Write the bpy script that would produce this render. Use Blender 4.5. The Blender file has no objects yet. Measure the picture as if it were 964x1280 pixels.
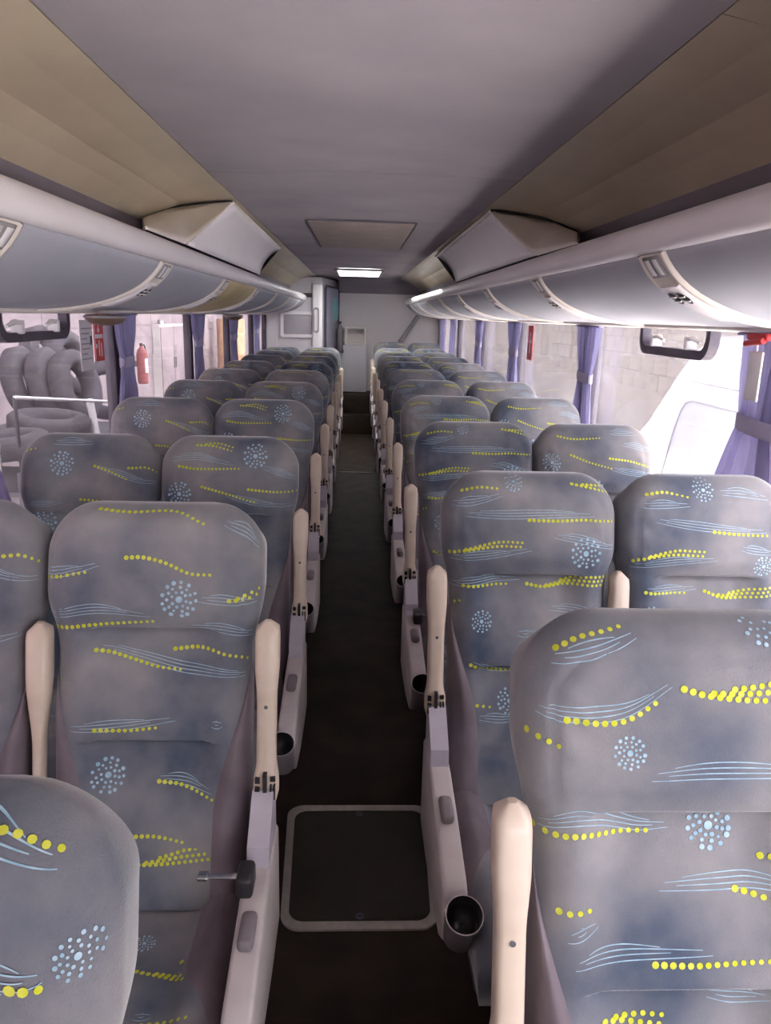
import bpy, bmesh, math, random
from math import sin, cos, pi, sqrt, hypot, radians, exp
from mathutils import Vector, Matrix

# ------------------------------------------------------------------ camera
SC = bpy.context.scene
COL = SC.collection
F, PIT, YAW, ROLL, CX, ZC = 942.5, .2543, .0431, .0258, -.0187, 1.62
cam = bpy.data.cameras.new('camera')
cam_o = bpy.data.objects.new('camera', cam)
COL.objects.link(cam_o)
fw = Vector((sin(YAW) * cos(PIT), cos(YAW) * cos(PIT), -sin(PIT)))
rt = Vector((cos(YAW), -sin(YAW), 0))
up = rt.cross(fw)
r2 = rt * cos(ROLL) + up * sin(ROLL)
u2 = up * cos(ROLL) - rt * sin(ROLL)
cam_o.matrix_world = Matrix(((r2.x, u2.x, -fw.x, CX), (r2.y, u2.y, -fw.y, 0), (r2.z, u2.z, -fw.z, ZC), (0, 0, 0, 1)))
cam.sensor_fit = 'VERTICAL'
cam.sensor_height = 32
cam.lens = 32 * F / 1280
cam.clip_start = .02
SC.camera = cam_o
# ------------------------------------------------------------------ world, sun, exposure
SC.view_settings.view_transform = 'Standard'
SC.view_settings.look = 'None'
SC.view_settings.gamma = 1
SC.view_settings.use_curve_mapping = False
SC.view_settings.exposure = 1.8
SC.cycles.use_denoising = True
SC.cycles.max_bounces = 10
SC.cycles.diffuse_bounces = 6
SC.cycles.transparent_max_bounces = 16
SC.cycles.sample_clamp_indirect = 6
w = bpy.data.worlds.new('sky'); SC.world = w; w.use_nodes = True
bg = w.node_tree.nodes['Background']
bg.inputs[0].default_value = (.97, .955, 1.0, 1)
bg.inputs[1].default_value = 3.6
sun = bpy.data.lights.new('sun', 'SUN'); sun.energy = 20.0; sun.angle = .02; sun.color = (1, .93, .84)
sun_o = bpy.data.objects.new('sun', sun); COL.objects.link(sun_o)
sun_o.rotation_euler = Vector((.12, .60, -.79)).to_track_quat('-Z', 'Y').to_euler()


# ------------------------------------------------------------------ pixel -> direction
def ray(px, py):
    a, b = px - 482, py - 640
    x = a * cos(ROLL) + b * sin(ROLL); y = -a * sin(ROLL) + b * cos(ROLL)
    d, u = 1., -y / F; x /= F
    Y = d * cos(PIT) + u * sin(PIT); Z = -d * sin(PIT) + u * cos(PIT)
    return Vector((x * cos(YAW) + Y * sin(YAW), -x * sin(YAW) + Y * cos(YAW), Z))


def at(px, py, axis, val):
    r = ray(px, py); o = Vector((CX, 0, ZC))
    return o + r * ((val - o[axis]) / r[axis])


# ------------------------------------------------------------------ materials
MATS = {}


def mat(name, c1, c2=None, rough=.5, scale=8., bump=0., bscale=200., spec=.5, sheen=0., detail=4., obj_rand=False, emit=0, metal=0, coat=0, stretch=None, lo=.35, hi=.65):
    if name in MATS: return MATS[name]
    m = bpy.data.materials.new(name); m.use_nodes = True; MATS[name] = m
    nt = m.node_tree; b = nt.nodes['Principled BSDF']; N = nt.nodes.new; L = nt.links.new
    b.inputs['Roughness'].default_value = rough
    b.inputs['Specular IOR Level'].default_value = spec
    b.inputs['Metallic'].default_value = metal
    if sheen:
        b.inputs['Sheen Weight'].default_value = sheen; b.inputs['Sheen Roughness'].default_value = .35
    if coat: b.inputs['Coat Weight'].default_value = coat
    tc = N('ShaderNodeTexCoord'); vec = tc.outputs['Object']
    if obj_rand:
        oi = N('ShaderNodeObjectInfo'); ad = N('ShaderNodeVectorMath'); ad.operation = 'ADD'
        mu = N('ShaderNodeMath'); mu.operation = 'MULTIPLY'; mu.inputs[1].default_value = 37.
        L(oi.outputs['Random'], mu.inputs[0]); L(vec, ad.inputs[0]); L(mu.outputs[0], ad.inputs[1]); vec = ad.outputs[0]
    if stretch:
        mp = N('ShaderNodeMapping'); mp.inputs['Scale'].default_value = stretch; L(vec, mp.inputs[0]); vec = mp.outputs[0]
    if c2 is None: c2 = tuple(min(1, v * 1.12) for v in c1)
    nz = N('ShaderNodeTexNoise'); nz.inputs['Scale'].default_value = scale; nz.inputs['Detail'].default_value = detail
    L(vec, nz.inputs['Vector'])
    rp = N('ShaderNodeValToRGB'); rp.color_ramp.elements[0].position = lo; rp.color_ramp.elements[1].position = hi
    rp.color_ramp.elements[0].color = (*c1, 1); rp.color_ramp.elements[1].color = (*c2, 1)
    L(nz.outputs['Fac'], rp.inputs[0]); L(rp.outputs[0], b.inputs['Base Color'])
    if emit:
        L(rp.outputs[0], b.inputs['Emission Color']); b.inputs['Emission Strength'].default_value = emit
    if bump:
        n2 = N('ShaderNodeTexNoise'); n2.inputs['Scale'].default_value = bscale; n2.inputs['Detail'].default_value = 2
        L(vec, n2.inputs['Vector'])
        bp = N('ShaderNodeBump'); bp.inputs['Strength'].default_value = bump; bp.inputs['Distance'].default_value = .002
        L(n2.outputs['Fac'], bp.inputs['Height']); L(bp.outputs[0], b.inputs['Normal'])
    return m


def glass_mat(name, tint, dust, dustc):
    m = bpy.data.materials.new(name); m.use_nodes = True; MATS[name] = m
    nt = m.node_tree; nt.nodes.clear(); N = nt.nodes.new; L = nt.links.new
    out = N('ShaderNodeOutputMaterial'); tr = N('ShaderNodeBsdfTransparent'); gl = N('ShaderNodeBsdfGlossy')
    df = N('ShaderNodeBsdfTranslucent'); m1 = N('ShaderNodeMixShader'); m2 = N('ShaderNodeMixShader')
    tr.inputs[0].default_value = (*tint, 1); gl.inputs['Roughness'].default_value = .02
    df.inputs[0].default_value = (*dustc, 1)
    tc = N('ShaderNodeTexCoord'); nz = N('ShaderNodeTexNoise'); nz.inputs['Scale'].default_value = 1.4; nz.inputs['Detail'].default_value = 5
    L(tc.outputs['Object'], nz.inputs[0])
    mr = N('ShaderNodeMapRange'); mr.inputs[1].default_value = .35; mr.inputs[2].default_value = .7; mr.inputs[3].default_value = dust * .5; mr.inputs[4].default_value = dust
    L(nz.outputs['Fac'], mr.inputs[0])
    L(mr.outputs[0], m1.inputs[0]); L(tr.outputs[0], m1.inputs[1]); L(df.outputs[0], m1.inputs[2])
    # Schlick reflectance from the facing angle, the same on both faces of the pane
    ge = N('ShaderNodeNewGeometry'); dt = N('ShaderNodeVectorMath'); dt.operation = 'DOT_PRODUCT'
    L(ge.outputs['Normal'], dt.inputs[0]); L(ge.outputs['Incoming'], dt.inputs[1])
    ab = N('ShaderNodeMath'); ab.operation = 'ABSOLUTE'; L(dt.outputs['Value'], ab.inputs[0])
    om = N('ShaderNodeMath'); om.operation = 'SUBTRACT'; om.inputs[0].default_value = 1; L(ab.outputs[0], om.inputs[1])
    pw = N('ShaderNodeMath'); pw.operation = 'POWER'; pw.inputs[1].default_value = 5; L(om.outputs[0], pw.inputs[0])
    fr = N('ShaderNodeMath'); fr.operation = 'MULTIPLY_ADD'; fr.inputs[1].default_value = .5; fr.inputs[2].default_value = .02; L(pw.outputs[0], fr.inputs[0])
    L(fr.outputs[0], m2.inputs[0]); L(m1.outputs[0], m2.inputs[1]); L(gl.outputs[0], m2.inputs[2]); L(m2.outputs[0], out.inputs[0])
    return m


M_FAB = mat('seat_velour', (.055, .075, .115), (.29, .272, .268), rough=.95, scale=4.5, bump=.35, bscale=420, spec=.15, sheen=.8, detail=6, obj_rand=True, lo=.3, hi=.7)
M_YEL = mat('print_yellow', (.50, .52, .03), (.62, .62, .10), rough=.9, scale=60, spec=.1)
M_BLU = mat('print_blue', (.25, .40, .50), (.42, .56, .64), rough=.9, scale=60, spec=.1)
M_PURP = mat('bolster_vinyl', (.125, .098, .112), (.19, .155, .17), rough=.75, scale=7, bump=.2, bscale=300, spec=.3, sheen=.25)
M_ARM = mat('armrest_cream', (.60, .49, .385), (.68, .56, .45), rough=.35, scale=12, spec=.5)
M_CONS = mat('console_grey', (.50, .44, .43), (.58, .52, .50), rough=.42, scale=9, spec=.5)
M_POST = mat('hinge_post_grey', (.42, .38, .43), (.50, .46, .50), rough=.45, scale=9)
M_BUT = mat('button_grey', (.20, .17, .18), rough=.4)
M_DARK = mat('black_plastic', (.018, .016, .018), (.03, .027, .03), rough=.4)
M_SHELL = mat('back_shell', (.16, .15, .17), rough=.6)
M_METAL = mat('frame_metal', (.10, .10, .11), rough=.5, metal=.3)
M_CHROME = mat('chrome', (.6, .6, .62), rough=.25, metal=1)
M_FLOOR = mat('floor_rubber', (.019, .011, .007), (.044, .027, .017), rough=.75, scale=6, bump=.3, bscale=350, spec=.4)
M_HATCH = mat('hatch_rubber', (.028, .021, .014), (.042, .031, .020), rough=.6, scale=9, bump=.4, bscale=300)
M_HFRAME = mat('hatch_frame', (.50, .45, .40), (.60, .54, .48), rough=.45, scale=40, metal=.3)
M_CEIL = mat('ceiling_felt', (.32, .295, .32), (.37, .34, .365), rough=.95, scale=2.5, bump=.3, bscale=500, spec=.1)
M_COVE = mat('cove_laminate', (.42, .355, .26), (.49, .42, .31), rough=.38, scale=3, spec=.5)
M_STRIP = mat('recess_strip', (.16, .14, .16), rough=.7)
M_LIP = mat('rack_lip', (.78, .74, .75), (.82, .78, .79), rough=.4, scale=3)
M_BAY = mat('rack_bay_panel', (.42, .435, .49), (.48, .485, .53), rough=.55, scale=2)
M_BAYY = mat('rack_bay_yellowed', (.62, .50, .25), (.68, .58, .34), rough=.55, scale=4)
M_DIV = mat('rack_divider_cream', (.76, .70, .63), (.82, .76, .68), rough=.4, scale=6)
M_WALL = mat('side_wall_laminate', (.36, .33, .36), (.44, .41, .43), rough=.6, scale=3)
M_REAR = mat('rear_wall_laminate', (.74, .68, .67), (.80, .74, .72), rough=.55, scale=2)
M_CAB = mat('cabin_wall', (.60, .57, .60), (.66, .63, .64), rough=.5, scale=2)
M_FRAME = mat('window_rubber', (.045, .035, .055), (.07, .055, .08), rough=.5)
M_GLASS = glass_mat('window_glass', (.95, .94, .97), .05, (.9, .88, .95))
M_GLASSR = glass_mat('window_glass_dusty', (.95, .95, .99), .09, (.9, .9, 1.0))
M_GLASSF = glass_mat('windshield_glass', (.97, .97, .97), .01, (.9, .9, .9))
M_CUR = mat('curtain_lavender', (.25, .24, .43), (.36, .34, .55), rough=.9, scale=9, sheen=.4, spec=.1, bump=.2, bscale=500, stretch=(3, 3, .6))
def translucent(m, col, fac):
    nt = m.node_tree; b = nt.nodes['Principled BSDF']; o = nt.nodes['Material Output']
    tl_ = nt.nodes.new('ShaderNodeBsdfTranslucent'); tl_.inputs[0].default_value = (*col, 1)
    mx = nt.nodes.new('ShaderNodeMixShader'); mx.inputs[0].default_value = fac
    nt.links.new(b.outputs[0], mx.inputs[1]); nt.links.new(tl_.outputs[0], mx.inputs[2]); nt.links.new(mx.outputs[0], o.inputs[0])


translucent(M_CUR, (.42, .39, .62), .30)
M_BAND = mat('curtain_band', (.42, .38, .52), rough=.8)
M_RED = mat('red_vinyl', (.50, .025, .03), (.62, .05, .045), rough=.5)
M_WHITE = mat('white_plastic', (.75, .73, .73), rough=.5)
M_LAMP = mat('lamp_diffuser', (1, 1, 1), (1, 1, 1), emit=3.2)
M_LAMP2 = mat('strip_lamp_diffuser', (1, .97, .93), (1, .97, .93), emit=1.2)
M_TEAL = mat('teal_sticker', (.18, .58, .60), (.25, .65, .66), rough=.4)
M_DOOR = mat('cabin_door', (.38, .39, .50), (.44, .45, .55), rough=.35)
M_BROWN = mat('brown_plastic', (.16, .10, .07), rough=.4)
M_OUTW = mat('yard_wall_left', (.26, .21, .225), (.36, .30, .31), rough=.9, scale=1.6, detail=6)
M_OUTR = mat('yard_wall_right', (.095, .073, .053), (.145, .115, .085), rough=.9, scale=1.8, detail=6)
M_TYRE = mat('tyre_rubber', (.04, .035, .04), (.07, .062, .068), rough=.85, scale=6)
M_CONC = mat('yard_concrete', (.55, .53, .50), (.64, .61, .58), rough=.9, scale=1.2, detail=6)
M_VAN = mat('van_paint', (.20, .215, .265), (.225, .24, .285), rough=.25, coat=.5)
M_VANG = mat('van_glass', (.20, .24, .34), rough=.1)
M_GREY = mat('mid_grey', (.30, .28, .29), rough=.6)
M_ORANGE = mat('faded_orange', (.62, .38, .20), (.7, .46, .28), rough=.8)
M_BLOCKER = mat('light_blocker', (.3, .28, .28), rough=.9)
M_TEXT = mat('print_dark', (.12, .11, .13), rough=.8)


# ------------------------------------------------------------------ mesh helpers
class MB:
    def __init__(self): self.v = []; self.f = []; self.m = []; self.s = []

    def add(self, vs, fs, mi=0, smooth=True):
        o = len(self.v); self.v += [tuple(v) for v in vs]
        for f in fs: self.f.append(tuple(i + o for i in f)); self.m.append(mi); self.s.append(smooth)

    def mesh(self, name, mats):
        me = bpy.data.meshes.new(name)
        me.from_pydata(self.v, [], self.f)
        for m in (mats if isinstance(mats, (list, tuple)) else [mats]): me.materials.append(m)
        me.polygons.foreach_set('material_index', self.m)
        me.polygons.foreach_set('use_smooth', self.s)
        me.update()
        return me

    def box(self, x0, x1, y0, y1, z0, z1, bev=0., seg=2, mi=0, mtx=None):
        bm = bmesh.new()
        bmesh.ops.create_cube(bm, size=1)
        for v in bm.verts:
            v.co = Vector((x0 + (v.co.x + .5) * (x1 - x0), y0 + (v.co.y + .5) * (y1 - y0), z0 + (v.co.z + .5) * (z1 - z0)))
        if bev: bmesh.ops.bevel(bm, geom=bm.edges[:], offset=bev, segments=seg, affect='EDGES', profile=.5)
        self.bm(bm, mi, mtx, smooth=bool(bev)); return self

    def bm(self, bm, mi=0, mtx=None, smooth=True):
        bm.verts.ensure_lookup_table()
        vs = [(mtx @ v.co if mtx else v.co.copy()) for v in bm.verts]
        idx = {v: i for i, v in enumerate(bm.verts)}
        self.add(vs, [[idx[v] for v in f.verts] for f in bm.faces], mi, smooth); bm.free()

    def prism(self, prof, axis, a, b, mi=0, smooth=False, cap=True):
        """prof: 2D points; axis 1: (x,z) extruded along y; axis 0: (y,z) along x; axis 2: (x,y) along z."""
        def P(p, t):
            return {0: (t, p[0], p[1]), 1: (p[0], t, p[1]), 2: (p[0], p[1], t)}[axis]
        n = len(prof); vs = [P(p, a) for p in prof] + [P(p, b) for p in prof]
        fs = [(i, (i + 1) % n, (i + 1) % n + n, i + n) for i in range(n)]
        self.add(vs, fs, mi, smooth)
        if cap: self.add(vs, [tuple(range(n))[::-1], tuple(range(n, 2 * n))], mi, False)
        return self

    def strip(self, prof, a, b, mi=0, thick=0.):
        """open profile (x,z) swept along y as a thin sheet."""
        n = len(prof); vs = [(p[0], a, p[1]) for p in prof] + [(p[0], b, p[1]) for p in prof]
        self.add(vs, [(i, i + 1, i + 1 + n, i + n) for i in range(n - 1)], mi, True); return self

    def rings(self, rings, mi=0, cap=True, smooth=True, closed=True):
        n = len(rings[0]); vs = [p for r in rings for p in r]; fs = []
        for k in range(len(rings) - 1):
            for i in range(n if closed else n - 1):
                j = (i + 1) % n
                fs.append((k * n + i, k * n + j, (k + 1) * n + j, (k + 1) * n + i))
        self.add(vs, fs, mi, smooth)
        if cap: self.add(vs, [tuple(range(n))[::-1], tuple(range((len(rings) - 1) * n, len(rings) * n))], mi, smooth)
        return self

    def disc(self, c, r, nrm, n=12, mi=0, rx=None):
        c = Vector(c); nrm = Vector(nrm).normalized(); a = nrm.orthogonal().normalized(); b = nrm.cross(a)
        self.add([c + a * cos(2 * pi * i / n) * r + b * sin(2 * pi * i / n) * (rx or r) for i in range(n)], [tuple(range(n))], mi, False); return self

    def tube(self, pts, r, n=8, mi=0, cap=True):
        pts = [Vector(p) for p in pts]; rs = []
        for i, p in enumerate(pts):
            t = (pts[min(i + 1, len(pts) - 1)] - pts[max(i - 1, 0)]).normalized()
            a = t.cross(Vector((0.13, 0.31, 1))).normalized() if abs(t.z) < .95 else t.cross(Vector((1, 0, 0))).normalized()
            b = t.cross(a)
            rr = r[i] if isinstance(r, (list, tuple)) else r
            rs.append([p + a * cos(2 * pi * k / n) * rr + b * sin(2 * pi * k / n) * rr for k in range(n)])
        return self.rings(rs, mi, cap)


def link(name, me, parent=None, kind=None, label=None, cat=None, group=None):
    o = bpy.data.objects.new(name, me); COL.objects.link(o)
    if parent: o.parent = parent
    if kind: o['kind'] = kind
    if label: o['label'] = label
    if cat: o['category'] = cat
    if group: o['group'] = group
    return o


def obj(name, mb, mats, parent=None, **k): return link(name, mb.mesh(name, mats), parent, **k)


def empty(name, loc, **k):
    o = link(name, None, **k); o.location = loc; return o


def smooth(a, b, x):
    t = max(0., min(1., (x - a) / (b - a))); return t * t * (3 - 2 * t)


def rrect(cx, cz, hw, hh, r, n=6):
    pts = []
    for (sx, sz, a0) in ((1, 1, 0), (-1, 1, 90), (-1, -1, 180), (1, -1, 270)):
        for i in range(n + 1):
            a = radians(a0 + 90 * i / n); pts.append((cx + sx * (hw - r) + r * cos(a), cz + sz * (hh - r) + r * sin(a)))
    return pts


def frame_ring(mb, outer, inner, to3, t0, t1, mi=0):
    """solid ring between two outlines of equal length, thickness t0..t1 along a direction given by to3(p,t)."""
    n = len(outer)
    vs = [to3(p, t0) for p in outer] + [to3(p, t0) for p in inner] + [to3(p, t1) for p in inner] + [to3(p, t1) for p in outer]
    fs = []
    for k in range(4):
        for i in range(n):
            j = (i + 1) % n; a = k * n; b = ((k + 1) % 4) * n
            fs.append((a + i, a + j, b + j, b + i))
    mb.add(vs, fs, mi, False)


# ================================================================== SETTING
Y0, Y1 = -1.3, 11.5
XW = 1.2
CEIL = 2.1
SILL, WTOP = .84, 1.64
# floor
obj('floor', MB().box(-1.25, 1.25, Y0, Y1 + .05, -.08, 0), M_FLOOR, kind='structure')
# floor cross strip and rear steps
obj('trim_1', MB().box(-.3, .3, 7.86, 7.90, 0, .004), M_CHROME, kind='structure')
obj('trim_2', MB().box(-.34, .34, 10.55, 11.4, 0, .26, .01).box(-.34, .34, 10.85, 11.4, .26, .53, .01), M_FLOOR, kind='structure')
# ceiling: slightly arched centre panel in three lengths with seams
ceil = link('ceiling', None, kind='structure')
seams = [Y0, 2.9, 6.9, Y1]
for i in range(3):
    mb = MB(); n = 12
    prof = [(-.555 + 1.11 * k / n, CEIL + .012 * (1 - (2 * k / n - 1) ** 2)) for k in range(n + 1)]
    prof2 = prof + [(.555, CEIL + .05), (-.555, CEIL + .05)]
    mb.prism(prof2, 1, seams[i] + .003, seams[i + 1] - .003)
    obj('panel', mb, M_CEIL, ceil)
obj('roof_skin', MB().box(-1.27, 1.27, Y0, Y1 + .1, 2.2, 2.25).box(-.6, .6, Y0, Y1, CEIL + .052, CEIL + .06), M_GREY, ceil)
# coves (side ceiling panels) with a fold line
for s, nm in ((-1, 'trim_3'), (1, 'trim_4')):
    cv = link(nm, None, kind='structure')
    prof = [(.56, CEIL + .002), (.66, 2.082), (.76, 2.052), (.82, 2.018), (.885, 1.965)]
    segs = [Y0, 1.35, 5.0, Y1]
    for i in range(3):
        mb = MB(); q = [(s * x, z) for x, z in prof] + [(s * .90, 1.98), (s * .9, 2.15), (s * .56, 2.15)]
        mb.prism(q, 1, segs[i] + .0015, segs[i + 1] - .0015)
        obj('cove_panel', mb, M_COVE, cv)
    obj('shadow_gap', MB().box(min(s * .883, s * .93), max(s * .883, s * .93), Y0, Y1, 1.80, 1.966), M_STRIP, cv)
# side walls: lower wall, upper band behind the racks, pillars are window parts
for s, nm in ((-1, 'wall_left'), (1, 'wall_right')):
    a, b = sorted((s * XW, s * (XW + .06)))
    mb = MB().box(a, b, Y0, Y1 + .05, 0, SILL).box(a, b, Y0, Y1 + .05, WTOP, 2.22)
    if s < 0: mb.box(a, b, 10.15, Y1 + .05, SILL, WTOP)
    else: mb.box(a, b, 11.15, Y1 + .05, SILL, WTOP)
    wo = obj(nm, mb, M_WALL, kind='structure')
    c, d = sorted((s * (XW - .05), s * (XW - .001)))
    obj('sill_ledge', MB().box(c, d, Y0, 10.1 if s < 0 else Y1, SILL - .03, SILL, .006), M_WALL, wo)
    obj('heater_duct', MB().box(c, d, Y0, 10.1 if s < 0 else 11, .02, .16, .02), M_GREY, wo)
# front wall built up to cut front light, leaving a small windshield
obj('wall_front', MB().box(-1.25, 1.25, Y0 - .06, Y0, 0, .80).box(-1.25, 1.25, Y0 - .06, Y0, 1.62, 2.25)
    .box(-1.25, .25, Y0 - .06, Y0, .80, 1.62).box(1.12, 1.25, Y0 - .06, Y0, .80, 1.62), M_WALL, kind='structure')
wf = link('window_1', None, kind='structure')
obj('pane', MB().box(.25, 1.12, Y0 - .035, Y0 - .03, .80, 1.62), M_GLASSF, wf)
# rear wall
rw = obj('wall_back', MB().box(-1.25, 1.25, Y1, Y1 + .05, 0, 2.22), M_REAR, kind='structure')
# rear right upper soffit sloping from ceiling
mb = MB(); mb.prism([(Y1 - .9, CEIL), (Y1, CEIL), (Y1, 1.93), (Y1 - .18, 1.97), (Y1 - .5, 2.06)], 0, -.28, 1.19, smooth=False)
obj('trim_5', mb, M_CEIL, kind='structure')

# ------------------------------------------------------------------ windows
WIN_L = [Y0 + .02, 2.08, 3.84, 5.58, 7.22, 8.88, 10.14]
WIN_R = [Y0 + .02, 2.12, 3.95, 5.80, 7.52, 9.3, 11.14]
wn = 2
for s, edges, gm in ((-1, WIN_L, M_GLASS), (1, WIN_R, M_GLASSR)):
    for i in range(len(edges) - 1):
        a, b = edges[i], edges[i + 1]
        wo = link('window_%d' % wn, None, kind='structure'); wn += 1
        x0, x1 = sorted((s * (XW + .025), s * (XW + .030)))
        obj('pane', MB().box(x0, x1, a + .02, b - .02, SILL, WTOP), gm, wo)
        c, d = sorted((s * (XW - .004), s * (XW + .05)))
        obj('pillar', MB().box(c, d, b - .035, b + .035, SILL, WTOP, .006), M_FRAME, wo)
        e, g = sorted((s * (XW + .012), s * (XW + .045)))
        obj('bottom_rail', MB().box(e, g, a + .035, b - .035, SILL, SILL + .03), M_FRAME, wo)
        obj('top_rail', MB().box(e, g, a + .035, b - .035, WTOP - .02, WTOP), M_FRAME, wo)
        if i == 1:
            # hopper vent with rounded black frame and two latches; sliding-pane edges below
            cy, hw = ((2.58 + 3.22) / 2, .32) if s < 0 else ((2.60 + 3.26) / 2, .33)
            cz, hh = 1.655, .155 if s < 0 else .16
            fr = MB(); o1 = rrect(cy, cz, hw, hh, .07); i1 = rrect(cy, cz, hw - .033, hh - .033, .045)
            frame_ring(fr, o1, i1, lambda p, t: (s * t, p[0], p[1]), XW + .024, XW - .012)
            vo = obj('vent_frame', fr, M_FRAME, wo)
            for dy in (-.17, .15):
                lt = MB().box(*sorted((s * (XW - .03), s * (XW + .012))), cy + dy - .014, cy + dy + .014, 1.528, 1.575, .006)
                lt.tube([(s * (XW - .02), cy + dy, 1.565), (s * (XW - .028), cy + dy - .06, 1.57), (s * (XW - .025), cy + dy - .12, 1.555)], [.007, .009, .006])
                obj('latch', lt, M_WHITE, vo)
            for ln in ((2.53, 2.56) if s < 0 else ()):
                obj('sliding_edge', MB().box(*sorted((s * (XW + .016), s * (XW + .024))), ln - .004, ln + .004, SILL + .03, 1.5), M_WHITE, wo)

# ------------------------------------------------------------------ luggage racks


def bez(p0, p1, p2, t): return tuple((1 - t) ** 2 * a + 2 * t * (1 - t) * b + t * t * c for a, b, c in zip(p0, p1, p2))


BAYP = [bez((.692, 1.785), (.775, 1.625), (1.16, 1.612), k / 14) for k in range(15)]


def rack(s, divs, name, label, yend):
    root = empty(name, (s * 1.0, 4.5, 1.6), label=label, cat='luggage rack')
    off = Vector((-s * 1.0, -4.5, -1.6))

    def put(nm, mb, m, par=None):
        o = obj(nm, mb, m, par or root)
        if not par: o.location = off
        return o
    # lip: rounded bar
    lp = [(.700, 1.782), (.684, 1.783), (.672, 1.795), (.668, 1.815), (.672, 1.838), (.684, 1.856), (.703, 1.864), (.88, 1.868), (.88, 1.85), (.72, 1.845), (.705, 1.80)]
    mb = MB(); mb.prism([(s * x, z) for x, z in lp], 1, Y0 + .02, yend, smooth=True, cap=False); put('lip', mb, M_LIP)
    # body behind the bays (closed box to the wall)
    bp = [(x + .012, z + .006) for x, z in BAYP] + [(1.195, 1.615), (1.195, 1.86), (.9, 1.862), (.71, 1.84)]
    mb = MB(); mb.prism([(s * x, z) for x, z in bp], 1, Y0 + .02, yend - .01); put('body', mb, M_GREY)
    # bottom edge bead at the window
    mb = MB(); mb.prism([(s * x, z) for x, z in ((1.13, 1.618), (1.13, 1.604), (1.165, 1.598), (1.198, 1.604), (1.198, 1.618))], 1, Y0 + .02, yend, smooth=False); put('edge_bead', mb, M_DIV)
    ed = [Y0 + .03] + list(divs) + [yend]
    for i in range(len(ed) - 1):
        a, b = ed[i], ed[i + 1]
        lo = a + (.084 if i else 0); hi = b - (.084 if i < len(ed) - 2 else 0)
        if hi - lo < .05: continue
        mb = MB(); mb.prism([(s * x, z) for x, z in BAYP] + [(s * (x + .008), z + .008) for x, z in BAYP[::-1]], 1, lo, hi, smooth=False)
        yellow = (s < 0 and 4.0 < a < 4.6)
        o = put('bay_panel', mb, M_BAYY if yellow else M_BAY)
        for p in o.data.polygons: p.use_smooth = len(p.vertices) == 4
    for k, y in enumerate(divs):
        # cream divider: a band across the curve, narrow bead on both edges
        mb = MB(); n = len(BAYP)
        for (w0, w1, lift) in ((-.07, .07, .004),):
            ring = []
            for i, (x, z) in enumerate(BAYP):
                t = i / (n - 1); hwid = .082 - .045 * smooth(.40, 1, t); sh = -.02 * smooth(.3, 1, t)
                q = []
                for (dy, dl) in ((-1, .000), (-.94, .009), (-.8, .010), (-.72, .006), (.72, .006), (.8, .010), (.94, .009), (1, .0)):
                    q.append((s * (x - dl * .7), y + sh + dy * hwid, z - dl * .75))
                ring.append(q)
            mb.rings(ring, 0, cap=False, closed=False)
            # flat ground behind so that no gap shows beside the narrowing band
            vs = [(s * (x + .001), y + dy, z - .0005) for x, z in BAYP for dy in (-.086, .086)]
            mb.add(vs, [(2 * i, 2 * i + 1, 2 * i + 3, 2 * i + 2) for i in range(n - 1)], 1, True)
        dv = put('divider', mb, [M_DIV, M_BAY])

        def on(t, dy, lift):
            i = min(int(t * (n - 1)), n - 2); f = t * (n - 1) - i
            x = BAYP[i][0] * (1 - f) + BAYP[i + 1][0] * f; z = BAYP[i][1] * (1 - f) + BAYP[i + 1][1] * f
            tx, tz = BAYP[i + 1][0] - BAYP[i][0], BAYP[i + 1][1] - BAYP[i][1]; L = hypot(tx, tz)
            nx, nz = tz / L, -tx / L
            if nz > 0 and nx > 0: nx, nz = -nx, -nz
            if nx > 0: nx, nz = -nx, -nz
            return Vector((s * (x + nx * lift), y + dy, z + nz * lift))

        def patch(t0, t1, d0, d1, lift, m, nm, par, rows=4):
            q = MB(); P = []
            for i in range(rows + 1):
                t = t0 + (t1 - t0) * i / rows
                P.append([on(t, d0, .004), on(t, d0 + .003, lift), on(t, d1 - .003, lift), on(t, d1, .004)])
            q.rings(P, 0, cap=True, closed=False); return obj(nm, q, m, par)
        far = y > 6.0
        if not far:
            rd = patch(.02, .17, -.045, .05, .011, M_GREY, 'switch_plate', dv)
            patch(.04, .15, -.038, -.006, .0125, M_WHITE, 'reading_lamp', rd)
            patch(.04, .15, .008, .042, .0125, M_WHITE, 'reading_lamp', rd)
            pod = patch(.24, .62, -.060, .050, .016, M_LIP, 'vent_pod', dv, 6)
            for dy in (-.030, .022):
                c = on(.34, dy, .017); nn = (on(.34, dy, .05) - c)
                nz = MB(); nz.disc(c, .024, nn, 14); obj('air_nozzle', nz, M_DARK, pod)
                for q in (-.009, .009):
                    bar = MB(); cc = c + nn.normalized() * .002
                    tdir = (on(.36, dy, .017) - on(.32, dy, .017)).normalized()
                    bar.tube([cc + tdir * q + Vector((0, -.018, 0)), cc + tdir * q + Vector((0, .018, 0))], .0022, 5); obj('louvre', bar, M_WHITE, pod)
        else:
            hk = MB(); c = on(.10, 0, .010); hk.disc(c, .022, on(.10, 0, .05) - c, 12); obj('speaker_grille', hk, M_DARK, dv)
    return root


DIV_R = [.68 + 1.22 * k for k in range(9)]
DIV_L = [.28 + 1.27 * k for k in range(8)]
rack(-1, DIV_L, 'luggage_rack', 'long grey overhead luggage rack with one yellowed panel, above the tyre-side windows', 10.12)
rk = rack(1, DIV_R, 'luggage_rack', 'long grey overhead luggage rack above the windows facing the white van', 11.3)
# strip lamp on the far part of the right rack lip
t = empty('strip_lamp', (.660, 8.0, 1.83), label='slim lit white strip lamp on the lip of the van-side rack', cat='lamp')
o = obj('diffuser', MB().box(-.006, .004, -1.6, 1.6, -.012, .012, .003), M_LAMP2, t)

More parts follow.
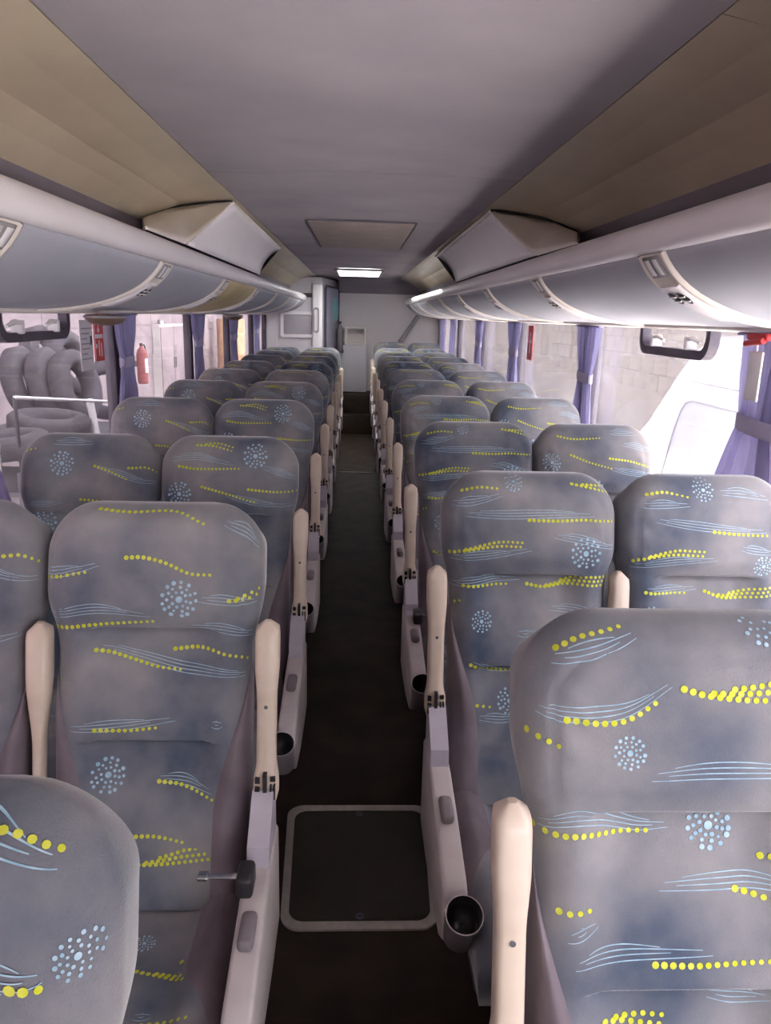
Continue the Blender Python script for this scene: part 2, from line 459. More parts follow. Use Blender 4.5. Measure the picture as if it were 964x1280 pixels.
# ------------------------------------------------------------------ monitor housings between rack and cove
for s, lab in ((-1, 'pale angular duct housing between ceiling cove and tyre-side luggage rack'), (1, 'pale angular duct housing between ceiling cove and van-side luggage rack')):
    t = empty('duct_housing', (s * .7, 4.5, 1.87), label=lab, cat='housing')
    # cross-sections (x,z) at successive y
    nr, far = (3.58, 5.8) if s < 0 else (3.6, 6.1)
    A = Vector((s * .575, nr, 2.085)); B = Vector((s * .585, far, 2.075)); C = Vector((s * .685, far - .45, 1.868)); D = Vector((s * .685, 3.12, 1.868))
    E_ = Vector((s * .86, 2.95, 1.965)); G = Vector((s * .84, 3.35, 2.04)); H = Vector((s * .69, 2.62, 1.868))
    o = t.location

    def quad_sheet(P00, P10, P11, P01, n, bulge, nm, m):
        mb = MB(); vs = []
        nrm = (P10 - P00).cross(P01 - P00).normalized()
        if nrm.x * s > 0: nrm = -nrm
        for i in range(n + 1):
            for j in range(n + 1):
                u, v = i / n, j / n
                p = (P00 * (1 - u) + P10 * u) * (1 - v) + (P01 * (1 - u) + P11 * u) * v
                vs.append(p + nrm * bulge * 4 * v * (1 - v) - o)
        mb.add(vs, [(i * (n + 1) + j, (i + 1) * (n + 1) + j, (i + 1) * (n + 1) + j + 1, i * (n + 1) + j + 1) for i in range(n) for j in range(n)], 0, True)
        ob = obj(nm, mb, m, t); sm = ob.modifiers.new('thick', 'SOLIDIFY'); sm.thickness = .008; return ob
    quad_sheet(A, B, C, D, 10, -.03, 'screen_face', M_LIP)
    E_ = Vector((s * .874, 3.22, 1.968)); G = Vector((s * .815, 3.36, 2.019)); H = Vector((s * .695, 2.56, 1.868))
    cur = [A * (1 - k / 8) + D * (k / 8) + Vector((s * -.03, -.06, -.004)) * 4 * (k / 8) * (1 - k / 8) * .5 for k in range(9)]
    top = [A * (1 - k / 8) + G * (k / 8) + Vector((0, 0, .006)) * 4 * (k / 8) * (1 - k / 8) for k in range(9)]
    low = [D * (1 - k / 8) + H * (k / 8) for k in range(9)]
    def along(pl, t_):
        ds = [0]
        for a_, b_ in zip(pl, pl[1:]): ds.append(ds[-1] + (b_ - a_).length)
        q_ = t_ * ds[-1]; i_ = max(k for k in range(len(ds)) if ds[k] <= q_ + 1e-9); i_ = min(i_, len(pl) - 2)
        return pl[i_].lerp(pl[i_ + 1], (q_ - ds[i_]) / max(ds[i_ + 1] - ds[i_], 1e-9))
    pa, pb2 = top + [E_], cur + low[1:]
    mb = MB(); mb.rings([[along(pa, k / 20).lerp(along(pb2, k / 20), q / 6) - o for q in range(7)] for k in range(21)], 0, cap=False, closed=False)
    ob = obj('end_cheek', mb, M_DIV, t); sm = ob.modifiers.new('thick', 'SOLIDIFY'); sm.thickness = .006
    mb = MB(); mb.tube([A - o, B - o], .009, 8); obj('edge_bead', mb, M_DIV, t)
    mb = MB(); mb.tube([v - o + Vector((0, -.006, .004)) for v in top] + [E_ - o, H - o], .005, 6); obj('gasket', mb, M_DARK, t)
    mb = MB(); mb.add([B - o, C - o, Vector((s * .88, far + .2, 1.9)) - o, Vector((s * .85, far + .3, 2.0)) - o], [(0, 1, 2, 3)]); obj('end_plate', mb, M_GREY, t)

# ------------------------------------------------------------------ ceiling hatch and lamp
t = empty('ceiling_hatch', (0, 5.1, CEIL + .005), label='square brownish service panel set in the ceiling', cat='hatch')
obj('panel', MB().box(-.29, .29, -.80, .80, -.006, .004, .004), mat('hatch_brown', (.30, .25, .22), (.36, .30, .26), rough=.7), t)
fr = MB(); frame_ring(fr, rrect(0, 0, .30, .81, .02), rrect(0, 0, .292, .802, .015), lambda p, q: (p[0], p[1], q), -.005, .003); obj('gasket', fr, M_TEXT, t)
t = empty('ceiling_lamp', (0, 9.2, CEIL), label='lit white rectangular lamp in the ceiling near the rear', cat='lamp')
obj('diffuser', MB().box(-.24, .24, -.62, .62, -.012, .003, .005), M_LAMP, t)
fr = MB(); frame_ring(fr, rrect(0, 0, .275, .66, .05), rrect(0, 0, .24, .62, .03), lambda p, q: (p[0], p[1], q), -.016, .006); obj('frame', fr, M_GREY, t)

# ------------------------------------------------------------------ rear furniture
# restroom cabin
cb = MB()
cb.prism([(-1.2, 10.15), (-.475, 10.15), (-.30, 11.48), (-1.2, 11.48)], 2, 0, 2.08)
cabin = obj('wall_restroom', cb, M_CAB, kind='structure')
fr = MB(); frame_ring(fr, rrect(-.785, 1.485, .225, .165, .03), rrect(-.785, 1.485, .185, .125, .02), lambda p, q: (p[0], q, p[1]), 10.15, 10.125)
obj('panel_frame', fr, M_LIP, cabin)
obj('recessed_panel', MB().box(-.97, -.60, 10.138, 10.149, 1.36, 1.61, .003), M_WALL, cabin)
obj('corner_post', MB().box(-.60, -.465, 10.10, 10.16, .3, 2.0, .02), M_LIP, cabin)
fr = MB(); frame_ring(fr, rrect(-.545, 1.545, .038, .16, .036), rrect(-.545, 1.545, .022, .135, .02), lambda p, q: (p[0], q, p[1]), 10.10, 10.085); obj('grab_handle', fr, M_GREY, cabin)
obj('seam_strip', MB().box(-1.06, -1.05, 10.143, 10.151, .5, 1.62), M_LIP, cabin)
obj('dark_vent', MB().box(-.72, -.60, 10.12, 10.152, 1.83, 1.88, .008), M_DARK, cabin)
# restroom door on the aisle face
dd = link('door_1', None, kind='structure')
dn = Vector((.175, 1.33, 0)).normalized(); dx = Vector((dn.y, -dn.x, 0))
base = Vector((-.475, 10.15, 0))
mt = Matrix(((dn.x, dx.x, 0, base.x), (dn.y, dx.y, 0, base.y), (0, 0, 1, 0), (0, 0, 0, 1)))
obj('leaf', MB().box(.18, 1.25, .004, .025, .35, 1.98, .008, mtx=mt), M_DOOR, dd)
fr = MB(); frame_ring(fr, rrect(.715, 1.165, .56, .83, .08), rrect(.715, 1.165, .535, .805, .06), lambda p, q: mt @ Vector((p[0], q, p[1])), .004, .034); obj('door_frame', fr, M_FRAME, dd)
mb = MB(); bm = bmesh.new(); bmesh.ops.create_uvsphere(bm, u_segments=20, v_segments=10, radius=1)
mb.bm(bm, 0, mt @ Matrix.Translation((.98, .026, 1.70)) @ Matrix.Diagonal((.30, .006, .17, 1))); obj('round_sticker', mb, M_TEAL, dd, label='round teal sticker')
mb = MB().tube([mt @ Vector((.30, .03, 1.10)), mt @ Vector((.30, .075, 1.11)), mt @ Vector((.38, .08, 1.11))], .012); obj('door_handle', mb, M_CHROME, dd)
# rear centre cabinet
t = empty('rear_cabinet', (-.065, 11.2, .53), label='pale rear cabinet with an open square niche at the aisle end', cat='cabinet')
ob = [(-.2, 0), (.2, 0), (.2, .66), (-.2, .66)]
obj('lower_panel', MB().box(-.2, .2, -.05, .28, 0, .675, .012), M_CAB, t)
fr = MB(); frame_ring(fr, rrect(.03, .80, .155, .135, .02), rrect(.03, .80, .125, .105, .012), lambda p, q: (p[0], q, p[1]), .02, .28); obj('niche_frame', fr, M_DIV, t)
obj('niche_back', MB().box(-.12, .18, .255, .275, .68, .92), M_REAR, t)
obj('niche_lamp', MB().box(-.07, .12, .06, .10, .895, .915, .004), M_WHITE, t)
# slim upright bottle-like extinguisher beside it
t = empty('fire_extinguisher', (-.255, 11.05, 1.12), label='dark slim upright cylinder beside the open niche at the rear', cat='extinguisher')
pr = [(0.0, 0), (.036, 0), (.042, .02), (.042, .30), (.03, .34), (.014, .36), (.014, .38)]
obj('body', MB().rings([[(r * cos(2 * pi * k / 14), r * sin(2 * pi * k / 14), z) for k in range(14)] for r, z in pr]), M_BUT, t)
obj('nozzle', MB().box(-.02, .02, -.03, .03, .38, .41, .006), M_DARK, t)
obj('bracket', MB().box(-.05, .05, .02, .06, -.02, .02, .004).box(-.05, .05, -.05, .06, -.025, -.005, .003), M_METAL, t)
# diagonal bar on the rear wall
a, b = Vector((.88, 11.43, 1.63)), Vector((.60, 11.43, 1.22))
mb = MB().tube([a, b], .03, 10); obj('diagonal_bar', mb, M_GREY, label='dark diagonal bar running down the pale rear wall', cat='bar')


# ------------------------------------------------------------------ curtains
def curtain(s, y, wt, wm, wb, ztie, name_label, group='lavender curtains tied back between the windows', zb=.90, nf=6, skew=0, tie=True):
    t = empty('curtain', (s * (XW - .032), y, zb), label=name_label, cat='curtain', group=group)
    zt = 1.594; nz_, ny = 34, nf * 8; vs = []
    rnd = random.Random(int(y * 100) + (7 if s > 0 else 0)); ph = [rnd.uniform(-.5, .5) for _ in range(nf + 2)]
    for i in range(nz_ + 1):
        z = zb + (zt - zb) * i / nz_
        if tie:
            if z > ztie: k = (z - ztie) / (zt - ztie); wd = wm + (wt - wm) * (1 - (1 - k) ** 2.2)
            else: k = (ztie - z) / (ztie - zb); wd = wm + (wb - wm) * (k ** .8)
        else: wd = wt
        sk = skew * (1 - smooth(zb, ztie, z)) if tie else 0
        for j in range(ny + 1):
            u = j / ny; fi = u * nf
            amp = .015 * (.6 + .4 * wd / wt)
            xo = amp * sin(2 * pi * fi + ph[int(fi)]) + .006 * sin(5 * pi * fi + 7 * z)
            vs.append((-s * xo, (u - .5) * wd + sk + .006 * sin(9 * z + fi), z - zb))
    mb = MB(); n = ny + 1
    mb.add(vs, [(i * n + j, i * n + j + 1, (i + 1) * n + j + 1, (i + 1) * n + j) for i in range(nz_) for j in range(ny)], 0, True)
    obj('drape', mb, M_CUR, t)
    if tie:
        hw = wm / 2 + .012; b = MB(); rs = []
        for zz in (-.025, -.02, .02, .025):
            r_ = 1 if abs(zz) < .022 else .96
            rs.append([(.026 * r_ * cos(2 * pi * k / 20), hw * r_ * sin(2 * pi * k / 20), ztie - zb + zz + .006 * sin(2 * pi * k / 20)) for k in range(20)])
        b.rings(rs, cap=False); obj('tie_band', b, M_BAND, t)
    thin_bar = MB().box(-.012, .012, -wt / 2 - .02, wt / 2 + .02, zt - zb - .004, zt - zb + .004); obj('heading', thin_bar, M_CUR, t)


CL = 'lavender curtain tied back, '
curtain(-1, 2.22, .34, .16, .62, 1.34, CL + 'front-most on the tyre side')
curtain(-1, 3.90, .34, .17, .42, 1.37, CL + 'hanging between the red sign and the framed notice')
curtain(-1, 5.68, .40, .22, .40, 1.40, CL + 'hanging just behind the framed notice')
curtain(-1, 7.30, .45, .30, .45, 1.40, CL + 'second from the restroom wall, tyre side')
curtain(-1, 8.98, .55, .34, .55, 1.42, CL + 'hanging next to the restroom wall')
curtain(1, 2.16, .34, .26, .62, 1.33, CL + 'with the red hammer and white tag in front')
curtain(1, 3.93, .36, .20, .36, 1.34, CL + 'hanging between the van-side hopper vent and the red sign')
curtain(1, 5.80, .44, .24, .42, 1.38, CL + 'hanging beside the red sign on the beige wall side')
curtain(1, 7.50, .46, .26, .46, 1.38, CL + 'third from the rear wall, van side')
curtain(1, 9.55, .50, .40, .5, 1.38, 'lavender curtain hanging straight, second from the rear wall', tie=False)
curtain(1, 10.65, .6, .5, .6, 1.38, 'lavender curtain hanging straight, next to the rear wall', tie=False)


# ------------------------------------------------------------------ small fittings at the windows
def sign(s, y, z, w_, h_, label, kind):
    t = empty('emergency_sign', (s * (XW + .022), y, z), label=label, cat='sign')
    obj('card', MB().box(-.001, .001, -w_ / 2, w_ / 2, -h_ / 2, h_ / 2), M_RED, t)
    g = MB(); x = -s * .002

    def bar(a, b, c, d): g.box(min(x, x * .3), max(x, x * .3), a * w_, b * w_, c * h_, d * h_)
    if kind:
        bar(-.12, .10, .06, .13); bar(-.05, .02, .05, .40); bar(.18, .28, .18, .42); bar(-.34, -.26, .2, .44)
        bar(-.40, .42, -.06, .02); bar(-.05, .03, -.40, -.1); bar(.2, .28, -.42, -.15); bar(-.34, -.2, -.25, -.17); bar(-.45, -.4, -.5, .5)
    else:
        bar(-.1, .1, -.3, .3); bar(-.3, .3, .0, .08)
    obj('white_mark', g, M_WHITE, t)


sign(-1, 3.655, 1.50, .13, .235, 'red emergency sign with white marks stuck on the glass', 1)
sign(1, 5.48, 1.46, .16, .24, 'faded red sign on the glass by the beige wall', 0)
t = empty('notice_sheet', (-1.222, 3.49, 1.47), label='small grey printed instruction sheet beside the red emergency sign', cat='notice')
obj('sheet', MB().box(-.001, .001, -.08, .08, -.12, .10), mat('clear_sheet', (.62, .58, .62), rough=.6), t)
for k in range(7):
    obj('text_line', MB().box(.001, .002, -.065, .065 - .03 * (k % 3), .06 - .022 * k, .066 - .022 * k), M_GREY, t)
obj('pictogram', MB().box(.001, .002, .045, .07, -.01, .03), M_DARK, t)
# oval fittings under the rack
for y, lab in ((3.33, 'dark brown oval fitting under the rack above the red sign'), (6.75, 'dark brown oval fitting under the rack near the restroom')):
    t = empty('oval_fitting', (-1.08, y, 1.548), label=lab, cat='fitting')
    rs = [[(r * .55 * cos(2 * pi * k / 24), r * 1.1 * sin(2 * pi * k / 24), z) for k in range(24)] for r, z in ((.05, 0.005), (.10, .012), (.13, .028), (.135, .04), (.125, .048))]
    obj('bowl', MB().rings(rs), M_BROWN, t)
    rs = [[(r * .55 * cos(2 * pi * k / 24), r * 1.1 * sin(2 * pi * k / 24), z) for k in range(24)] for r, z in ((.137, .034), (.142, .039), (.137, .044))]
    obj('rim', MB().rings(rs, cap=False), M_GREY, t)
# emergency hammer with tag
hp_ = at(944, 458, 0, 1.09)
t = empty('emergency_hammer', (1.09, hp_.y, 1.495), label='red emergency hammer holder with a white tag hanging before the curtain', cat='hammer')
obj('holder', MB().box(-.012, .012, -.06, .05, .085, .105, .006), M_RED, t)
obj('hammer_head', MB().tube([(-.012, -.05, .085), (-.012, .045, .075)], .009), M_RED, t)
obj('cord', MB().tube([(0, 0, .085), (0, .003, .07), (0, 0, .05)], .003, 6), M_WHITE, t)
obj('tag', MB().box(-.003, .003, -.035, .035, -.08, .055, .002), M_WHITE, t)

# ================================================================== SEATS
ZT, ZB = 1.235, .43
PITCH, YR, YL = .9588, .9109, .5726
XC_A, XC_W = .437, .901


def halfw(z):
    w_ = .205 + .024 * smooth(.92, 1.06, z)
    w_ -= .006 * smooth(1.12, 1.24, z)
    r = .105
    d = z - (ZT - r)
    if d > 0: w_ = w_ - r + sqrt(max(r * r - d * d, 0))
    return w_


def panelw(z):
    """half width of the printed centre panel; the plain side bolsters lie outside of it."""
    t = max(0, min(1, (.91 - z) / .32))
    t = t * t * (3 - 2 * t)
    return halfw(z) * (.985 - .34 * t)


def yfront(x, z):
    ax = abs(x)
    r = .105; wf_ = .205 + .024 * smooth(.92, 1.06, z) - .006 * smooth(1.12, 1.24, z)
    cx_, cz_ = wf_ - r, ZT - r
    if ax > cx_ and z > cz_: d = r - hypot(ax - cx_, z - cz_)
    else: d = min(wf_ - ax, ZT - z)
    d = max(d, 0)
    y = -(1.2 - z) * .262
    R = .062
    q = 1 - min(d / R, 1); y += R * (1 - sqrt(max(1 - q * q, 0)))
    # seam line running inside the outline of the head cushion
    if z > .98: y += .004 * exp(-((d - .040) / .005) ** 2) * smooth(.98, 1.03, z)
    # head cushion swells forward
    y -= .022 * smooth(.985, 1.04, z) * (1 - .35 * smooth(1.05, 1.24, z)) * (1 - (ax / .24) ** 2 * .6)
    # lumbar panels: sunk below a crisp upper edge, fading out downwards
    side = 1 - smooth(.075, .160, ax)
    for zt_, zb_ in ((.985, .80), (.755, .60)):
        if z < zt_ + .01: y += .016 * side * smooth(zt_ + .006, zt_ - .006, z) * smooth(zb_ - .04, zt_ - .01, z) if False else .030 * side * (1 - smooth(zt_ - .007, zt_ + .003, z)) * smooth(zb_ - .05, zt_ - .02, z)
    for zt_ in (.985, .755): y += .013 * exp(-((z - zt_ + .004) / .006) ** 2) * (1 - smooth(.10, .135, ax))
    y += .004 * exp(-((z - .545) / .006) ** 2) * (1 if ax < panelw(z) else 0)
    # bolsters stand proud and roll
    pw = panelw(z)
    if z < .95 and ax > pw:
        k = (ax - pw) / max(wf_ - pw, 1e-3); y -= .020 * smooth(.95, .8, z) * 0 + .022 * (1 - smooth(.80, .95, z)) * sin(pi * min(1, k * .9))
    # lower part curves into the cushion
    y -= .02 * (1 - smooth(.43, .6, z))
    return y


def gathers(x, z):
    return .0035 * sin(90 * (x * .7 + z)) * exp(-((abs(x) - .165) / .02) ** 2) * smooth(1.02, 1.08, z) * (1 - smooth(1.13, 1.2, z))


def S_back(x, z): return Vector((x, yfront(x, z) + gathers(x, z), z))


CU_F, CU_B = -.72, -.20


def zcush(x, y):
    ax = abs(x); hw = .207
    d = max(min(hw - ax, y - CU_F), 0)
    z = .455 + .02 * smooth(.10, .19, ax) + .010 * smooth(-.62, -.70, y) - .02 * smooth(-.62, -.25, y)
    z = .452 + .026 * smooth(.09, .17, ax) * smooth(-.75, -.6, y) - .03 * smooth(-.55, -.25, y) * (1 - smooth(.10, .17, ax))
    R = .06; q = 1 - min(d / R, 1); z -= R * (1 - sqrt(max(1 - q * q, 0)))
    z -= .004 * exp(-((y + .53) / .006) ** 2) * (1 - smooth(.1, .14, ax))
    return z


def S_cush(x, y): return Vector((x, y, zcush(x, y)))


def make_back():
    zs = []; z = ZB
    rows = 84
    for i in range(rows + 1):
        t = i / rows
        zs.append(ZB + (ZT - ZB) * (1 - (1 - t) ** 1.25))
    for zc_ in (.985, .755): zs = [z_ for z_ in zs if abs(z_ - zc_) > .014] + [zc_ + d_ for d_ in (-.012, -.008, -.005, -.002, .001, .004, .008, .012)]
    zs.sort()
    inner = [-1 + 2 * k / 60 for k in range(61)]; outer = [k / 6 for k in range(1, 7)]
    grid = []
    for z in zs:
        hw = halfw(z); pw = panelw(z)
        xs = [-(pw + (hw - pw) * (1 - (1 - o_) ** 1.6)) for o_ in outer[::-1]] + [i_ * pw for i_ in inner] + [pw + (hw - pw) * (1 - (1 - o_) ** 1.6) for o_ in outer]
        grid.append([S_back(x, z) for x in xs])
    n = len(grid[0])
    a = MB(); bl = MB(); br = MB()
    vs = [p for r in grid for p in r]
    fa, fl, fr_ = [], [], []
    for i in range(len(zs) - 1):
        low = zs[i + 1] < .905
        for j in range(n - 1):
            f = (i * n + j, i * n + j + 1, (i + 1) * n + j + 1, (i + 1) * n + j)
            if low and j < 6: fl.append(f)
            elif low and j >= n - 7: fr_.append(f)
            else: fa.append(f)
    # side walls back to the shell
    rim = [grid[i][0] for i in range(len(zs))] + grid[-1][1:-1] + [grid[i][n - 1] for i in range(len(zs) - 1, -1, -1)]
    back = [Vector((p.x * .985, max(p.y + .012, -(1.2 - p.z) * .262 + .105), p.z - .035 * smooth(1.10, 1.24, p.z))) for p in rim]
    m = len(rim)

    def compact(vs_, fs_):
        used = {}; nv = []; nf = []
        for f in fs_:
            q = []
            for i in f:
                if i not in used: used[i] = len(nv); nv.append(vs_[i])
                q.append(used[i])
            nf.append(q)
        return nv, nf
    nv, nf = compact(vs, fa); a.add(nv, nf, 0)
    # rim strips: those with z<.945 belong to the bolsters
    for k in range(m - 1):
        low = rim[k].z < .905 and rim[k + 1].z < .905
        (a if not low else (bl if rim[k].x < 0 else br)).add([rim[k], rim[k + 1], back[k + 1], back[k]], [(0, 1, 2, 3)], 0, True)
    nv, nf = compact(vs, fl); bl.add(nv, nf, 0)
    nv, nf = compact(vs, fr_); br.add(nv, nf, 0)
    # plastic back shell
    sh = MB(); c = [Vector((p.x * .93, p.y + .018, p.z - (.012 if p.z > 1.15 else 0))) for p in back]
    for k in range(m - 1): sh.add([back[k], back[k + 1], c[k + 1], c[k]], [(0, 1, 2, 3)])
    h = len(zs)
    for k in range(h - 1):
        l0, l1 = c[k], c[k + 1]; r0, r1 = c[m - 1 - k], c[m - 2 - k]
        sh.add([l0, l1, r1, r0], [(0, 1, 2, 3)])
    sh.add(c[h - 1:m - h + 1], [tuple(range(m - 2 * h + 2))])
    return a, bl, br, sh


def make_cushion():
    ys = [CU_F + (CU_B - CU_F) * (k / 34) ** 1.25 for k in range(35)]
    def row(y):
        lim = .199 - .082 * smooth(-.56, -.36, y)
        inn = [-1 + 2 * k / 30 for k in range(31)]; out = [k / 5 for k in range(1, 6)]
        return [-(lim + (.207 - lim) * q) for q in out[::-1]] + [lim * q for q in inn] + [lim + (.207 - lim) * q for q in out]
    g = [[S_cush(x, y) for x in row(y)] for y in ys]; n = len(g[0])
    a = MB(); pb = {-1: MB(), 1: MB()}
    for i in range(len(ys) - 1):
        for j in range(n - 1):
            q = [g[i][j], g[i][j + 1], g[i + 1][j + 1], g[i + 1][j]]
            side_ = ys[i] > -.57 and (j < 5 or j >= n - 6)
            (a if not side_ else pb[1 if j > 20 else -1]).add(q, [(0, 1, 2, 3)])
    rim = [g[i][0] for i in range(len(ys) - 1, -1, -1)] + g[0][1:-1] + [g[i][n - 1] for i in range(len(ys))]
    m = len(rim)
    lowr = [Vector((p.x * .97, p.y * .985 if p.y < -.6 else p.y, .335)) for p in rim]
    for k in range(m - 1): a.add([rim[k], rim[k + 1], lowr[k + 1], lowr[k]], [(0, 1, 2, 3)])
    a.add(lowr, [tuple(range(m))])
    return a, pb


def weld(mb):
    bm = bmesh.new(); me = bpy.data.meshes.new('tmp'); me.from_pydata(mb.v, [], mb.f); bm.from_mesh(me)
    bmesh.ops.remove_doubles(bm, verts=bm.verts, dist=1e-5); bmesh.ops.recalc_face_normals(bm, faces=bm.faces)
    out = MB(); out.bm(bm, 0); bpy.data.meshes.remove(me); return out


# ---- print motifs -------------------------------------------------
def poly_len(pts):
    d = [0]
    for a, b in zip(pts, pts[1:]): d.append(d[-1] + hypot(b[0] - a[0], b[1] - a[1]))
    return d


def catmull(pts, n=14):
    if len(pts) < 3: return [tuple(pts[0][k] + (pts[1][k] - pts[0][k]) * i / n for k in (0, 1)) for i in range(n + 1)]
    P = [tuple(2 * a - b for a, b in zip(pts[0], pts[1]))] + list(pts) + [tuple(2 * a - b for a, b in zip(pts[-1], pts[-2]))]
    out = []
    for i in range(1, len(P) - 2):
        for k in range(n):
            t = k / n
            out.append(tuple(.5 * (2 * P[i][c] + (P[i + 1][c] - P[i - 1][c]) * t + (2 * P[i - 1][c] - 5 * P[i][c] + 4 * P[i + 1][c] - P[i + 2][c]) * t * t + (3 * P[i][c] - P[i - 1][c] - 3 * P[i + 1][c] + P[i + 2][c]) * t ** 3) for c in (0, 1)))
    out.append(tuple(pts[-1])); return out


class Printer:
    def __init__(self, S, ok, sgn): self.S = S; self.ok = ok; self.mb = MB(); self.sgn = sgn

    def nrm(self, a, b):
        e = .004; S = self.S
        n = (S(a + e, b) - S(a - e, b)).cross(S(a, b + e) - S(a, b - e)).normalized()
        return n if (n.y < 0 if self.sgn == 'y' else n.z > 0) else -n

    def dot(self, a, b, r, mi, n=8, asp=1.):
        if not self.ok(a, b): return
        N = self.nrm(a, b); c = self.S(a, b) + N * .0011
        u = Vector((1, 0, 0)); u = (u - N * u.dot(N)).normalized(); v = N.cross(u)
        self.mb.add([c + u * cos(2 * pi * i / n) * r + v * sin(2 * pi * i / n) * r * asp for i in range(n)], [tuple(range(n))], mi, False)

    def dots(self, pts, rows=1, r=.0046, sp=.0117):
        c = catmull(pts); d = poly_len(c); T = d[-1]; n = max(2, int(T / sp))
        for k in range(n + 1):
            s_ = T * k / n; i = max(j for j in range(len(d)) if d[j] <= s_ + 1e-9); i = min(i, len(c) - 2)
            f = (s_ - d[i]) / max(d[i + 1] - d[i], 1e-9); p = [c[i][q] + (c[i + 1][q] - c[i][q]) * f for q in (0, 1)]
            t = k / n; rr = r * (1.1 - .35 * t)
            self.dot(p[0], p[1], rr, 0)
            if rows > 1:
                for q in range(1, rows):
                    if t > .16 * q: self.dot(p[0] + .004 * q, p[1] + .0105 * q * min(1, t * 1.6), rr, 0)

    def lines(self, pts, n=4, gap=.0050, wdt=.00055):
        c = catmull(pts, 10)
        for q in range(n):
            i0 = (q * 3) % 5; i1 = len(c) - (q * 4) % 7
            cc = c[i0:i1]
            vs = []; fs = []
            for i, p in enumerate(cc):
                if not self.ok(*p): vs += [None, None]; continue
                t = i / max(1, len(cc) - 1); o_ = (q - (n - 1) / 2) * gap * (.5 + .9 * sin(pi * min(1, t * .8 + .15)))
                N = self.nrm(p[0], p[1]); h = wdt * (.7 + .6 * sin(pi * t))
                for e in (-h, h): vs.append(self.S(p[0], p[1] + o_ + e) + N * .0009)
            for i in range(len(cc) - 1):
                ids = (2 * i, 2 * i + 1, 2 * i + 3, 2 * i + 2)
                if all(vs[k] is not None for k in ids): self.mb.add([vs[k] for k in ids], [(0, 1, 2, 3)], 1, False)

    def flower(self, c, R):
        k = random.Random(int(c[0] * 999 + c[1] * 777))
        self.dot(c[0], c[1], R * .20, 1, 10)
        for rr, n, r in ((.42, 8, .10), (.68, 11, .10), (.95, 13, .125)):
            for i in range(n):
                a = 2 * pi * i / n + rr * 3 + k.uniform(-.1, .1)
                self.dot(c[0] + R * rr * cos(a), c[1] + R * rr * sin(a), R * r * k.uniform(.8, 1.1), 1, 8)


def px_to_back(px, py, xc, yh):
    r = ray(px, py); o = Vector((CX, 0, ZC)); t = (yh - .05) / r.y
    for _ in range(12):
        p = o + r * t; x = max(-.235, min(.235, p.x - xc)); z = max(ZB, min(ZT - .002, p.z))
        t += .7 * ((yh + yfront(x, z)) - p.y) / r.y
    p = o + r * t
    return p.x - xc, p.z


def px_to_cush(px, py, xc, yh):
    r = ray(px, py); o = Vector((CX, 0, ZC)); t = (.46 - ZC) / r.z
    p = o + r * t; return p.x - xc, p.y - yh


def motif_px(P, spec, conv, zoom, ppm):
    sc, ox, oy = zoom
    for it in spec:
        k = it[0]; pts = [conv(ox + x / sc, oy + y / sc) for x, y in it[1]]
        if k[0] == 'Y': P.dots(pts, int(k[1:] or 1))
        elif k == 'B': P.lines(pts)
        elif k == 'F': P.flower(pts[0], it[2] / sc / ppm)


L2S = [('Y', [(310, 72), (400, 82), (540, 80), (625, 118)]), ('Y', [(388, 223), (440, 222), (510, 240), (580, 272), (645, 277)]),
       ('B', [(92, 265), (180, 266), (305, 240)]), ('Y', [(100, 282), (180, 280), (260, 268)]), ('F', [(550, 353)], 54),
       ('B', [(610, 350), (700, 355), (790, 350)]), ('Y2', [(705, 357), (760, 350), (812, 318)]), ('B', [(115, 390), (280, 382), (460, 400)]),
       ('Y', [(170, 428), (320, 428), (470, 420)]), ('B', [(580, 433), (700, 445), (810, 445)]),
       ('Y', [(295, 510), (340, 515), (420, 540), (490, 562), (555, 570)]), ('B', [(300, 498), (450, 530), (580, 565), (690, 582), (770, 575)]),
       ('Y', [(540, 506), (640, 505), (730, 530), (780, 525)]), ('F', [(180, 553)], 37), ('Y', [(150, 592), (190, 597)]),
       ('B', [(205, 748), (350, 745), (540, 722)]), ('Y', [(290, 760), (390, 760), (478, 752)]), ('B', [(650, 738), (685, 740)]), ('F', [(333, 898)], 50),
       ('B', [(485, 905), (570, 910), (650, 950)]), ('Y', [(490, 918), (550, 925), (600, 945), (652, 976)]), ('Y', [(400, 1090), (480, 1090), (560, 1107)]),
       ('Y3', [(390, 1178), (500, 1175), (640, 1160)]), ('B', [(690, 110), (760, 140), (800, 185)])]
R2S = [('Y', [(250, 170), (320, 158), (390, 163)]), ('B', [(205, 215), (300, 212), (410, 185)]), ('F', [(455, 135)], 35), ('Y2', [(690, 145), (780, 165), (880, 192)]),
       ('B', [(260, 262), (420, 268), (620, 265), (780, 268)]), ('Y', [(520, 290), (640, 294), (760, 290), (880, 282)]), ('Y2', [(200, 415), (300, 408), (400, 395), (485, 398)]),
       ('B', [(205, 430), (330, 432), (530, 405)]), ('B', [(620, 350), (740, 370), (880, 388)]), ('F', [(748, 425)], 60), ('B', [(200, 530), (300, 535), (480, 520)]),
       ('Y', [(255, 552), (350, 550), (425, 545)]), ('Y3', [(510, 545), (580, 556), (700, 545), (850, 528)]), ('Y', [(200, 612), (240, 612)]), ('F', [(328, 697)], 42),
       ('B', [(470, 742), (550, 740)]), ('Y', [(285, 872), (370, 887), (480, 892)]), ('B', [(285, 860), (380, 872), (480, 880)]), ('F', [(440, 1015)], 50), ('Y', [(310, 1035), (360, 1040)]),
       ('B', [(310, 1080), (400, 1085), (470, 1080)]), ('B', [(600, 640), (720, 650), (830, 640)]), ('Y', [(620, 800), (720, 815), (800, 800)])]
